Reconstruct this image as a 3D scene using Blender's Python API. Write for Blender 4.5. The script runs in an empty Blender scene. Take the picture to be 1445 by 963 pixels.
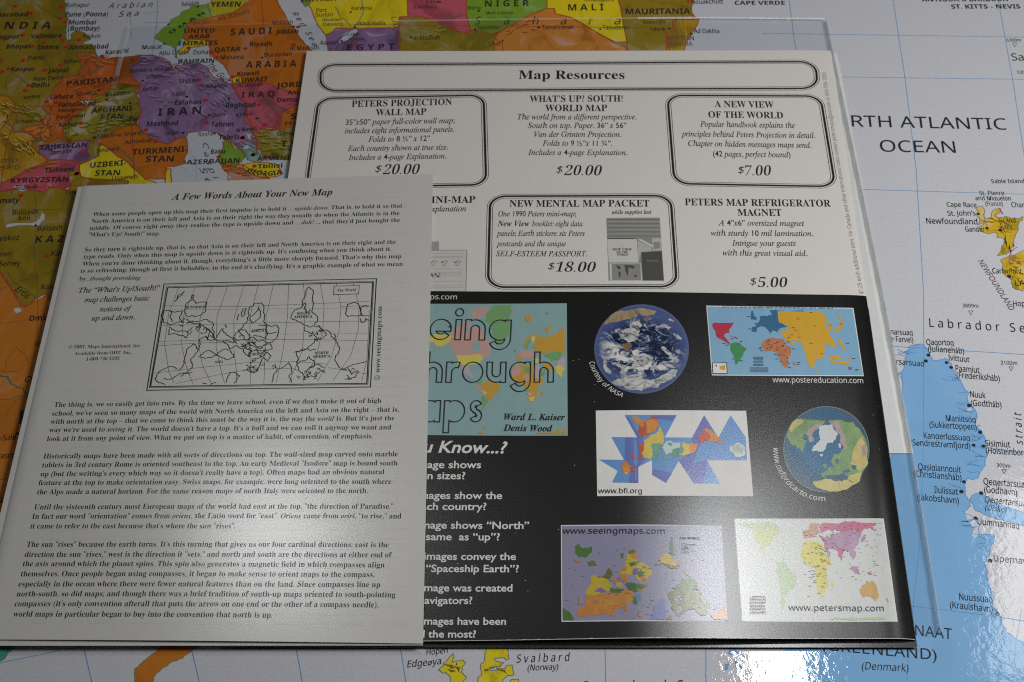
import bpy, math, random
import numpy as np
from mathutils import Vector, Matrix
from mathutils.geometry import delaunay_2d_cdt

# ------------------------------------------------------------------ camera, world, lamps, exposure
S = bpy.context.scene
COL = S.collection
F_PX, W_PX, H_PX = 2540.73, 1445.0, 963.0          # focal length and frame of the photograph, in its pixels
CAM_ROT = (0.7202254897, 0.0207697817, 0.0234999549)
CAM_LOC = (0.1083476946, -0.2976683861, 0.4833014299)
cam = bpy.data.cameras.new('camera')
cam.sensor_width = 36.0
cam.lens = F_PX / W_PX * 36.0
cam.clip_start, cam.clip_end = 0.01, 50.0
cam.dof.use_dof = True
cam.dof.focus_distance = 0.60
cam.dof.aperture_fstop = 38.0
cam_ob = bpy.data.objects.new('camera', cam)
COL.objects.link(cam_ob)
cam_ob.location = CAM_LOC
cam_ob.rotation_euler = CAM_ROT
S.camera = cam_ob
S.cycles.filter_width = 1.1
S.cycles.use_denoising = False      # the smoothing filter smears fine print

world = bpy.data.worlds.new('World')
S.world = world
world.use_nodes = True
world.node_tree.nodes['Background'].inputs[0].default_value = (0.80, 0.88, 1.0, 1)
world.node_tree.nodes['Background'].inputs[1].default_value = 0.008

def area_lamp(name, loc, aim, size, power, color=(1, 1, 1), spread=180, roll=0.0):
    l = bpy.data.lights.new(name, 'AREA')
    l.shape = 'RECTANGLE'
    l.size, l.size_y = size
    l.energy = power
    l.color = color
    l.spread = math.radians(spread)
    o = bpy.data.objects.new(name, l)
    COL.objects.link(o)
    o.location = loc
    d = Vector(aim) - Vector(loc)
    q = d.to_track_quat('-Z', 'Y')
    o.rotation_euler = (q.to_matrix() @ Matrix.Rotation(roll, 3, 'Z')).to_euler()
    return o

RM = np.array(cam_ob.rotation_euler.to_matrix())
C0 = np.array(CAM_LOC)
RF = RM.tolist()

def ray(px, py):
    return RM @ np.array([(px - W_PX / 2) / F_PX, -(py - H_PX / 2) / F_PX, -1.0])

def mirror_point(px, py, height):
    """where the ceiling at this height is seen mirrored in the table at a photograph point"""
    d = ray(px, py)
    t = -C0[2] / d[2]
    p = C0 + d * t
    r = np.array([d[0], d[1], -d[2]])
    return p + r * (height / r[2])

# the window-side lamp, and the ceiling tubes that show as glare on the papers and the laminated map
LAMPS = [
    ('room_light', (0.46, 0.06, 0.45), (0.22, 0.14, 0.0), (0.22, 0.22), 2.12, (1.0, 0.985, 0.96), 180, 0.0),
]
for a in LAMPS:
    area_lamp(*a)

def ceiling_lamp(name, x0, y0, x1, y1, width, radiance, height=2.3):
    a, b = mirror_point(x0, y0, height), mirror_point(x1, y1, height)
    m = (a + b) / 2
    L = float(np.linalg.norm(b - a))
    l = bpy.data.lights.new(name, 'AREA')
    l.shape = 'RECTANGLE'
    l.size, l.size_y = width, L
    l.energy = radiance * width * L
    l.color = (0.97, 0.985, 1.0)
    o = bpy.data.objects.new(name, l)
    COL.objects.link(o)
    o.location = m
    o.rotation_euler = (0, 0, math.atan2(b[1] - a[1], b[0] - a[0]) - math.pi / 2)
    return o

ceiling_lamp('ceiling_light', 1106, 1000, 1062, 690, 0.105, 84.0)
ceiling_lamp('ceiling_light', 1440, 960, 1452, 690, 0.10, 12.0)
ceiling_lamp('ceiling_light', 400, 820, 405, 680, 0.24, 43.0)

S.view_settings.view_transform = 'Standard'
S.view_settings.look = 'None'
S.view_settings.exposure = 0.14
S.view_settings.gamma = 1.0

# ------------------------------------------------------------------ helpers
rnd = random.Random(7)
LAY = 1.6e-5                                        # one layer of ink above the next

def hom(src, dst):
    A = []
    for (x, y), (u, v) in zip(src, dst):
        A.append([x, y, 1, 0, 0, 0, -u * x, -u * y, -u])
        A.append([0, 0, 0, x, y, 1, -v * x, -v * y, -v])
    return np.linalg.svd(np.array(A, float))[2][-1].reshape(3, 3).tolist()

def hmap(H, x, y):
    a, b, c = H
    w = c[0] * x + c[1] * y + c[2]
    return (a[0] * x + a[1] * y + a[2]) / w, (b[0] * x + b[1] * y + b[2]) / w

class Surf:
    """a sheet lying on the table: four corners (given as photograph points at a height) and a height field"""
    def __init__(self, corners=None, zc=None, zf=None):
        self.zf = zf
        if corners:
            self.cw = []
            for (px, py), z in zip(corners, zc):
                d = ray(px, py)
                p = C0 + d * ((z - C0[2]) / d[2])
                self.cw.append((p[0], p[1]))
            unit = [(0, 1), (1, 1), (1, 0), (0, 0)]    # TL TR BR BL
            self.H = hom(self.cw, unit)
            self.Hi = hom(unit, self.cw)
    def z(self, x, y):
        if self.zf is None:
            return 0.0
        s, t = hmap(self.H, x, y)
        return self.zf(s, t)
    def xy(self, px, py):
        a, b = (px - W_PX / 2) / F_PX, -(py - H_PX / 2) / F_PX
        dx = RF[0][0] * a + RF[0][1] * b - RF[0][2]
        dy = RF[1][0] * a + RF[1][1] * b - RF[1][2]
        dz = RF[2][0] * a + RF[2][1] * b - RF[2][2]
        z = 0.0
        for k in range(0 if self.zf is None else 4):
            t = (z - CAM_LOC[2]) / dz
            z = self.z(CAM_LOC[0] + dx * t, CAM_LOC[1] + dy * t)
        t = (z - CAM_LOC[2]) / dz
        return CAM_LOC[0] + dx * t, CAM_LOC[1] + dy * t
    def lift(self, x, y, lay):
        return (x, y, self.z(x, y) + lay * LAY)

class MB:
    def __init__(self):
        self.v, self.f, self.m, self.mats = [], [], [], []
    def add(self, vs, fs, mat):
        if mat not in self.mats:
            self.mats.append(mat)
        k = self.mats.index(mat)
        n = len(self.v)
        self.v += vs
        for f in fs:
            self.f.append([i + n for i in f])
            self.m.append(k)
    def build(self, name, parent=None, smooth=False, label=None):
        me = bpy.data.meshes.new(name)
        me.from_pydata(self.v, [], self.f)
        for mt in self.mats:
            me.materials.append(mt)
        me.polygons.foreach_set('material_index', self.m)
        if smooth:
            me.polygons.foreach_set('use_smooth', [True] * len(self.f))
        me.update()
        o = bpy.data.objects.new(name, me)
        COL.objects.link(o)
        if parent is not None:
            o.parent = parent
        if label:
            o['label'] = label
        return o

def empty(name, label, cat):
    o = bpy.data.objects.new(name, None)
    COL.objects.link(o)
    o['label'], o['category'] = label, cat
    return o

def rough_line(pts, amp, closed=True, minlen=0.0007):
    """wander a coast: repeated midpoint displacement"""
    for it in range(4):
        out = []
        n = len(pts)
        for i in range(n if closed else n - 1):
            a, b = pts[i], pts[(i + 1) % n]
            out.append(a)
            dx, dy = b[0] - a[0], b[1] - a[1]
            L = math.hypot(dx, dy)
            if L > minlen:
                k = rnd.uniform(-1, 1) * min(amp, L * 0.18)
                out.append(((a[0] + b[0]) / 2 - dy / L * k, (a[1] + b[1]) / 2 + dx / L * k))
        if not closed:
            out.append(pts[-1])
        pts = out
        amp *= 0.6
    return pts

def cdt(polys, L=None):
    """triangulate the union of polygons (world xy); with L, no triangle is much longer than L"""
    SC = 1000.0
    vs, fs = [], []
    for p in polys:
        i0 = len(vs)
        n = len(p)
        for i in range(n):
            a, b = p[i], p[(i + 1) % n]
            k = max(1, int(math.hypot(b[0] - a[0], b[1] - a[1]) / L)) if L else 1
            for j in range(k):
                vs.append(Vector(((a[0] + (b[0] - a[0]) * j / k) * SC, (a[1] + (b[1] - a[1]) * j / k) * SC)))
        fs.append(list(range(i0, len(vs))))
    if L:
        xs = [v.x for v in vs]
        ys = [v.y for v in vs]
        s = L * SC
        y = min(ys) + s * 0.5
        while y < max(ys):
            x = min(xs) + s * 0.5
            while x < max(xs):
                vs.append(Vector((x, y)))
                x += s
            y += s
    r = delaunay_2d_cdt(vs, [], fs, 1, 1e-6)
    return [(v.x / SC, v.y / SC) for v in r[0]], [list(f) for f in r[2]]

def pts(s, crop=None):
    """'x,y x,y ...' measured in an enlarged crop (x0, y0, scale) of the photograph"""
    o = []
    for t in s.split():
        x, y = t.split(',')
        x, y = float(x), float(y)
        if crop:
            x, y = crop[0] + x / crop[2], crop[1] + y / crop[2]
        o.append((x, y))
    return o

def wpts(surf, p):
    return [surf.xy(*q) for q in p]

def fill(mb, surf, w, mat, lay, L=None):
    v, f = cdt([w], L)
    mb.add([surf.lift(x, y, lay) for x, y in v], f, mat)

def poly(mb, surf, p, mat, lay, amp=0.0, L=None):
    w = wpts(surf, p)
    if amp:
        w = rough_line(w, amp)
    fill(mb, surf, w, mat, lay, L)
    return w

def strip(mb, surf, w, width, mat, lay, closed=False, step=None):
    """a mitred ribbon along a world polyline"""
    if step:
        q = []
        n = len(w)
        for i in range(n if closed else n - 1):
            a, b = w[i], w[(i + 1) % n]
            k = max(1, int(math.hypot(b[0] - a[0], b[1] - a[1]) / step))
            for j in range(k):
                q.append((a[0] + (b[0] - a[0]) * j / k, a[1] + (b[1] - a[1]) * j / k))
        if not closed:
            q.append(w[-1])
        w = q
    n = len(w)
    L, R = [], []
    for i in range(n):
        a = w[i - 1] if (i > 0 or closed) else w[i]
        c = w[(i + 1) % n] if (i < n - 1 or closed) else w[i]
        b = w[i]
        d1 = Vector((b[0] - a[0], b[1] - a[1]))
        d2 = Vector((c[0] - b[0], c[1] - b[1]))
        d1 = d1.normalized() if d1.length > 1e-9 else d2.normalized()
        d2 = d2.normalized() if d2.length > 1e-9 else d1
        t = d1 + d2
        t = t.normalized() if t.length > 1e-6 else d1
        nn = Vector((-t.y, t.x))
        k = 1.0 / max(0.5, nn.dot(Vector((-d1.y, d1.x))))
        h = width / 2 * k
        L.append(surf.lift(b[0] + nn.x * h, b[1] + nn.y * h, lay))
        R.append(surf.lift(b[0] - nn.x * h, b[1] - nn.y * h, lay))
    fs = []
    for i in range(n if closed else n - 1):
        j = (i + 1) % n
        fs.append([i, n + i, n + j, j])
    mb.add(L + R, fs, mat)

def dot(mb, surf, c, r, mat, lay, n=14):
    x, y = surf.xy(*c)
    mb.add([surf.lift(x + r * math.cos(2 * math.pi * i / n), y + r * math.sin(2 * math.pi * i / n), lay) for i in range(n)],
           [list(range(n))], mat)

def quad(mb, surf, c, mat, lay, nx=24, ny=16):
    """a patch between four photograph points TL TR BR BL that follows the sheet"""
    w = wpts(surf, c)
    H = hom([(0, 1), (1, 1), (1, 0), (0, 0)], w)
    vs = []
    for j in range(ny + 1):
        for i in range(nx + 1):
            x, y = hmap(H, i / nx, j / ny)
            vs.append(surf.lift(x, y, lay))
    fs = [[j * (nx + 1) + i, j * (nx + 1) + i + 1, (j + 1) * (nx + 1) + i + 1, (j + 1) * (nx + 1) + i] for j in range(ny) for i in range(nx)]
    mb.add(vs, fs, mat)

def inset(c, k):
    """shrink a quad of photograph points by k pixels"""
    (a, b), (p, q), (r, s), (t, u) = c
    return [(a + k, b + k), (p - k, q + k), (r - k, s - k), (t + k, u - k)]

def sheet(surf, mat, thick=0.00012, nx=60, ny=60, matf=None):
    """a sheet of paper with real thickness"""
    mb = MB()
    n = (nx + 1) * (ny + 1)
    top, bot = [], []
    # columns crowd towards both edges so that folds stay round
    us = [0.5 - 0.5 * math.cos(math.pi * i / nx) for i in range(nx + 1)]
    for j in range(ny + 1):
        for u in us:
            x, y = hmap(surf.Hi, u, j / ny)
            z = surf.zf(u, j / ny)
            top.append((x, y, z))
            bot.append((x, y, z - thick))
    g = lambda i, j: j * (nx + 1) + i
    for j in range(ny):
        fs = []
        for i in range(nx):
            fs.append([g(i, j), g(i + 1, j), g(i + 1, j + 1), g(i, j + 1)])
        if j == 0:
            mb.add(top + bot, [], mat)
        m = matf(j / ny) if matf else mat
        if m not in mb.mats:
            mb.mats.append(m)
        for f in fs:
            mb.f.append(f)
            mb.m.append(mb.mats.index(m))
            mb.f.append([k + n for k in reversed(f)])
            mb.m.append(mb.mats.index(m))
    loop = [g(i, 0) for i in range(nx)] + [g(nx, j) for j in range(ny)] + [g(i, ny) for i in range(nx, 0, -1)] + [g(0, j) for j in range(ny, 0, -1)]
    k0 = len(mb.v)
    mb.v += [top[i] for i in loop] + [bot[i] for i in loop]
    q = len(loop)
    for i in range(q):
        a, b = k0 + i, k0 + (i + 1) % q
        mb.f.append([a, a + q, b + q, b])
        mb.m.append(0)
    return mb

# ------------------------------------------------------------------ lettering
BASE = {'b': (0x1D400, 0x1D41A, 0x1D7CE), 'i': (0x1D434, 0x1D44E, 0), 'bi': (0x1D468, 0x1D482, 0x1D7CE), 'sb': (0x1D5D4, 0x1D5EE, 0x1D7EC), 's': (0x1D5A0, 0x1D5BA, 0x1D7E2)}
# style: (letter set, stroke offset, shear, sans face wanted)
STYLE = {'r': ('b', -0.004, 0, 0), 'im': ('i', 0.012, 0, 0), 'rl': ('b', -0.006, 0, 0), 'b': ('b', 0.002, 0, 0), 'i': ('i', 0.009, 0, 0), 'bi': ('bi', 0.003, 0, 0), 'p': ('b', -0.011, 0.22, 0),
         's': ('s', 0.0, 0, 0), 'si': ('s', 0.0, 0.22, 0), 'sm': ('s', 0.005, 0, 0), 'sb': ('sb', 0, 0, 0), 'sbi': ('sb', 0, 0.2, 0),
         'gb': (None, 0.016, 0, 0), 'gbi': (None, 0.02, 0.2, 0)}
def styled(t, key):
    out, it = '', False
    for c in t:
        if c == '*':
            it = not it
            continue
        b = BASE['bi'] if it else (BASE[key] if key else None)
        if b is None:
            out += c
        elif 'A' <= c <= 'Z':
            out += chr(b[0] + ord(c) - 65)
        elif c == 'h' and b[1] == 0x1D44E:
            out += '\u210e'
        elif 'a' <= c <= 'z':
            out += chr(b[1] + ord(c) - 97)
        elif '0' <= c <= '9' and b[2]:
            out += chr(b[2] + ord(c) - 48)
        else:
            out += c
    return out

QUEUE = []

def text(mb, surf, t, x0, y0, x1, y1, cap, mat, style='s', lay=6, path=None, mm=None, ratio=None):
    """lettering whose baseline runs between two photograph points; cap = height of its capitals in photograph pixels
    (mm: in millimetres); ratio: set the width from the height instead, and end at the second point"""
    QUEUE.append(dict(mb=mb, surf=surf, t=t, a=(x0, y0), b=(x1, y1), cap=cap, mat=mat, style=style, lay=lay, path=path, mm=mm, ratio=ratio))

def flush_text():
    objs = []
    tmp = bpy.data.collections.new('tmp')
    COL.children.link(tmp)
    def mk(t, st):
        key, off, sh, sans = STYLE[st]
        c = bpy.data.curves.new('t', 'FONT')
        c.body = styled(t, key)
        c.offset, c.shear, c.resolution_u = off, sh, 3
        o = bpy.data.objects.new('t', c)
        tmp.objects.link(o)
        return o
    caps = {st: mk('H', st) for st in STYLE}
    for q in QUEUE:
        q['o'] = mk(q['t'], q['style'])
    bpy.context.view_layer.update()
    dg = bpy.context.evaluated_depsgraph_get()
    def data(o):
        ev = o.evaluated_get(dg)
        me = ev.to_mesh()
        v = [(p.co.x, p.co.y) for p in me.vertices]
        f = [list(p.vertices) for p in me.polygons]
        ev.to_mesh_clear()
        return v, f
    ch = {st: max(y for x, y in data(o)[0]) for st, o in caps.items()}
    for q in QUEUE:
        v, f = data(q['o'])
        if not v:
            continue
        place(q, v, f, ch[q['style']])
    for o in list(tmp.objects):
        c = o.data
        bpy.data.objects.remove(o)
        bpy.data.curves.remove(c)
    bpy.data.collections.remove(tmp)

def place(q, v, f, caph):
    surf = q['surf']
    xs = [p[0] for p in v]
    mn, W = min(xs), max(xs) - min(xs)
    if q['path']:
        w = wpts(surf, q['path'])
    else:
        w = [surf.xy(*q['a']), surf.xy(*q['b'])]
    if q['mm']:
        h = q['mm'] / 1000
    else:
        m = q['path'][len(q['path']) // 2] if q['path'] else q['a']
        p0, p1 = surf.xy(m[0], m[1]), surf.xy(m[0], m[1] - q['cap'])
        h = math.hypot(p1[0] - p0[0], p1[1] - p0[1])
    sy = h / caph
    seg = [math.hypot(w[i + 1][0] - w[i][0], w[i + 1][1] - w[i][1]) for i in range(len(w) - 1)]
    tot = sum(seg)
    out = []
    if len(w) == 2:
        d = Vector((w[1][0] - w[0][0], w[1][1] - w[0][1])).normalized()
        u = Vector((-d.y, d.x))
        if q['ratio']:
            sx = sy * q['ratio']
            o = Vector(w[1]) - d * (W * sx)
        else:
            sx = tot / W
            o = Vector(w[0])
        for x, y in v:
            p = o + d * ((x - mn) * sx) + u * (y * sy)
            out.append(surf.lift(p.x, p.y, q['lay']))
    else:
        sx = tot / W
        for x, y in v:
            s = (x - mn) * sx
            i = 0
            while i < len(seg) - 1 and s > seg[i]:
                s -= seg[i]
                i += 1
            a, b = Vector(w[i]), Vector(w[i + 1])
            d = (b - a).normalized()
            p = a + d * s + Vector((-d.y, d.x)) * (y * sy)
            out.append(surf.lift(p.x, p.y, q['lay']))
    q['mb'].add(out, f, q['mat'])

def arc_path(cx, cy, rx, ry, a0, a1, n=24):
    return [(cx + rx * math.cos(math.radians(a0 + (a1 - a0) * i / n)), cy - ry * math.sin(math.radians(a0 + (a1 - a0) * i / n))) for i in range(n + 1)]

# ------------------------------------------------------------------ materials
def principled(name):
    m = bpy.data.materials.new(name)
    m.use_nodes = True
    nt = m.node_tree
    return m, nt, nt.nodes['Principled BSDF']

def add_noise(nt, scale, detail=4, rough=0.5, stretch=None, dist=0.0):
    tc = nt.nodes.new('ShaderNodeTexCoord')
    mp = nt.nodes.new('ShaderNodeMapping')
    nt.links.new(tc.outputs['Object'], mp.inputs['Vector'])
    if stretch:
        mp.inputs['Scale'].default_value = stretch
    n = nt.nodes.new('ShaderNodeTexNoise')
    n.inputs['Scale'].default_value = scale
    n.inputs['Detail'].default_value = detail
    n.inputs['Roughness'].default_value = rough
    n.inputs['Distortion'].default_value = dist
    nt.links.new(mp.outputs[0], n.inputs['Vector'])
    return n, mp

def ramp(nt, src, stops):
    r = nt.nodes.new('ShaderNodeValToRGB')
    r.color_ramp.elements[0].position, r.color_ramp.elements[0].color = stops[0][0], (*stops[0][1], 1)
    r.color_ramp.elements[1].position, r.color_ramp.elements[1].color = stops[-1][0], (*stops[-1][1], 1)
    for p, c in stops[1:-1]:
        e = r.color_ramp.elements.new(p)
        e.color = (*c, 1)
    nt.links.new(src, r.inputs[0])
    return r

def mulc(c, k):
    return tuple(min(1.0, x * k) for x in c)

MATS = {}

def laminate(nt, b):
    """the map's film: a clear coat with the fine pebble of a laminating machine"""
    b.inputs['Roughness'].default_value = 0.6
    b.inputs['Specular IOR Level'].default_value = 0.2
    b.inputs['Coat Weight'].default_value = 1.0
    b.inputs['Coat Roughness'].default_value = 0.025
    b.inputs['Coat IOR'].default_value = 1.62
    n, _ = add_noise(nt, 420, 3, 0.55, (1.0, 0.8, 1.0), 0.6)
    n2, _ = add_noise(nt, 60, 2, 0.5)
    ad = nt.nodes.new('ShaderNodeMath')
    ad.operation = 'MULTIPLY_ADD'
    nt.links.new(n2.outputs[0], ad.inputs[0])
    ad.inputs[1].default_value = 0.5
    nt.links.new(n.outputs[0], ad.inputs[2])
    bp = nt.nodes.new('ShaderNodeBump')
    bp.inputs['Strength'].default_value = 0.05
    bp.inputs['Distance'].default_value = 0.0005
    nt.links.new(ad.outputs[0], bp.inputs['Height'])
    nt.links.new(bp.outputs[0], b.inputs['Coat Normal'])

def map_ink(name, c, relief=0.0, scale=45):
    """ink under the film; relief prints the atlas-style hill shading"""
    k = ('map', name)
    if k in MATS:
        return MATS[k]
    m, nt, b = principled('map_ink_' + name)
    if relief:
        n, _ = add_noise(nt, scale, 6, 0.62, (1.0, 0.75, 1.0), 1.2)
        lo, hi = mulc(c, 1 - 0.75 * relief), tuple(x + (0.75 - x) * 0.45 * relief for x in c)
        r = ramp(nt, n.outputs[0], [(0.39, lo), (0.48, c), (0.55, c), (0.64, hi)])
        nt.links.new(r.outputs[0], b.inputs['Base Color'])
    else:
        n, _ = add_noise(nt, 900, 2, 0.6)
        r = ramp(nt, n.outputs[0], [(0.3, mulc(c, 0.94)), (0.7, mulc(c, 1.04))])
        nt.links.new(r.outputs[0], b.inputs['Base Color'])
    laminate(nt, b)
    MATS[k] = m
    return m

def paper_ink(name, c, rough=0.40, spec=0.5, mottle=0.05, bump=0.06):
    """ink or bare coated paper: a soft sheen with a fine fibre grain"""
    k = ('paper', name)
    if k in MATS:
        return MATS[k]
    m, nt, b = principled('print_' + name)
    n, _ = add_noise(nt, 260, 5, 0.7, (1.0, 0.45, 1.0))
    r = ramp(nt, n.outputs[0], [(0.25, mulc(c, 1 - mottle)), (0.75, mulc(c, 1 + mottle))])
    nt.links.new(r.outputs[0], b.inputs['Base Color'])
    b.inputs['Roughness'].default_value = rough
    b.inputs['Specular IOR Level'].default_value = spec * 1.5
    g, _ = add_noise(nt, 1500, 3, 0.6, (0.35, 1.0, 1.0))
    bp = nt.nodes.new('ShaderNodeBump')
    bp.inputs['Strength'].default_value = bump
    bp.inputs['Distance'].default_value = 0.00004
    nt.links.new(g.outputs[0], bp.inputs['Height'])
    nt.links.new(bp.outputs[0], b.inputs['Normal'])
    MATS[k] = m
    return m

# inks of the map
OCEAN = map_ink('sea', (0.58, 0.59, 0.635))
OLIVE = map_ink('olive', (0.30, 0.205, 0.008), 0.35)
OLIVE_HILL = map_ink('olive_hills', (0.28, 0.215, 0.012), 0.8, 70)
AMBER = map_ink('amber', (0.50, 0.27, 0.012), 0.55, 50)
ORANGE = map_ink('orange', (0.58, 0.155, 0.004), 0.25)
RUST = map_ink('rust', (0.52, 0.115, 0.01), 0.6, 60)
BROWN = map_ink('russet', (0.55, 0.185, 0.016), 0.18)
PURPLE = map_ink('purple', (0.29, 0.155, 0.32), 0.7, 60)
GREEN = map_ink('green', (0.20, 0.36, 0.02), 0.3)
LIME = map_ink('lime', (0.50, 0.44, 0.01), 0.25)
YELLOW = map_ink('yellow', (0.76, 0.59, 0.005), 0.3)
PINK = map_ink('pink', (0.56, 0.10, 0.14), 0.5)
TEAL = map_ink('teal', (0.10, 0.38, 0.30), 0.5, 80)
TAWNY = map_ink('tawny', (0.62, 0.22, 0.03), 0.5)
ICE = map_ink('ice_blue', (0.20, 0.42, 0.70), 0.07, 30)
ICE_EDGE = map_ink('coast_blue', (0.12, 0.33, 0.68))
GOLD = map_ink('gold', (0.60, 0.40, 0.015), 0.6, 90)
SVAL = map_ink('bright_yellow', (0.72, 0.60, 0.015), 0.35, 110)
M_BLACK = map_ink('black', (0.02, 0.02, 0.022))
M_GREY = map_ink('grey_brown', (0.13, 0.10, 0.07))
M_RED = map_ink('city_red', (0.55, 0.02, 0.02))
M_BORDER = map_ink('border', (0.42, 0.07, 0.02))
M_COAST = map_ink('coast', (0.16, 0.24, 0.16))
M_GRID = map_ink('graticule', (0.16, 0.38, 0.66))
M_RIVER = map_ink('river', (0.05, 0.16, 0.17))
M_RIVER2 = map_ink('boundary', (0.24, 0.13, 0.04))
M_MAGENTA = map_ink('magenta', (0.5, 0.05, 0.25))
# papers and their inks
PAPER = paper_ink('paper', (0.70, 0.68, 0.645), 0.17, 0.5, 0.02)
PAPER_L = paper_ink('leaflet_paper', (0.60, 0.595, 0.575), 0.17, 0.5, 0.02)
INK = paper_ink('ink', (0.02, 0.02, 0.02), 0.18, 0.5)
INK_L = paper_ink('leaflet_ink', (0.016, 0.016, 0.018), 0.19, 0.22)
INK_SOFT = paper_ink('soft_ink', (0.16, 0.16, 0.16), 0.36)
GHOST = paper_ink('show_through', (0.584, 0.579, 0.560), 0.17, 0.5, 0.02)
BLACK = paper_ink('panel_black', (0.010, 0.010, 0.0095), 0.17, 0.5, 0.1, 0.08)
WHITE = paper_ink('white', (0.72, 0.71, 0.69), 0.30)

def P(name, c, **k):
    return paper_ink(name, c, 0.17, **k)

# ------------------------------------------------------------------ the table and the laminated map
table = MB()
tw, td, tz = 1.3, 0.85, -0.0008
cx0, cy0 = 0.12, 0.22
def slab(mb, x0, x1, y0, y1, z0, z1, mat):
    v = [(x0, y0, z0), (x1, y0, z0), (x1, y1, z0), (x0, y1, z0), (x0, y0, z1), (x1, y0, z1), (x1, y1, z1), (x0, y1, z1)]
    mb.add(v, [[0, 3, 2, 1], [4, 5, 6, 7], [0, 1, 5, 4], [1, 2, 6, 5], [2, 3, 7, 6], [3, 0, 4, 7]], mat)
wood, nt, b = principled('table_laminate')
n, _ = add_noise(nt, 9, 6, 0.6, (1.0, 9.0, 1.0))
r = ramp(nt, n.outputs[0], [(0.3, (0.30, 0.22, 0.15)), (0.7, (0.42, 0.32, 0.22))])
nt.links.new(r.outputs[0], b.inputs['Base Color'])
slab(table, cx0 - tw / 2, cx0 + tw / 2, cy0 - td / 2, cy0 + td / 2, tz - 0.03, tz, wood)
tb = table.build('tabletop')
tb['kind'] = 'structure'

the_map = empty('world_map', 'large glossy laminated world map printed upside down, lying under all the papers', 'map')
SM = Surf()
mb = MB()
slab(mb, cx0 - 0.60, cx0 + 0.60, cy0 - 0.38, cy0 + 0.38, -0.0004, 0.0, OCEAN)
mb.build('map_sheet', the_map)

A = (0, 0, 3.853); A1 = (0, 0, 7.706); A2 = (180, 0, 7.706); A3 = (0, 125, 7.706); A4 = (180, 125, 7.706)
B = (360, 0, 3.853); Cc = (720, 0, 3.853); D = (1080, 0, 3.852); E = (0, 240, 3.853); Q4 = (330, 90, 5.665)
Hh = (1080, 240, 3.852); K = (0, 480, 3.853); N = (1080, 480, 3.852); Q = (0, 713, 3.853); G6 = (560, 900, 5.352)

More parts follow.
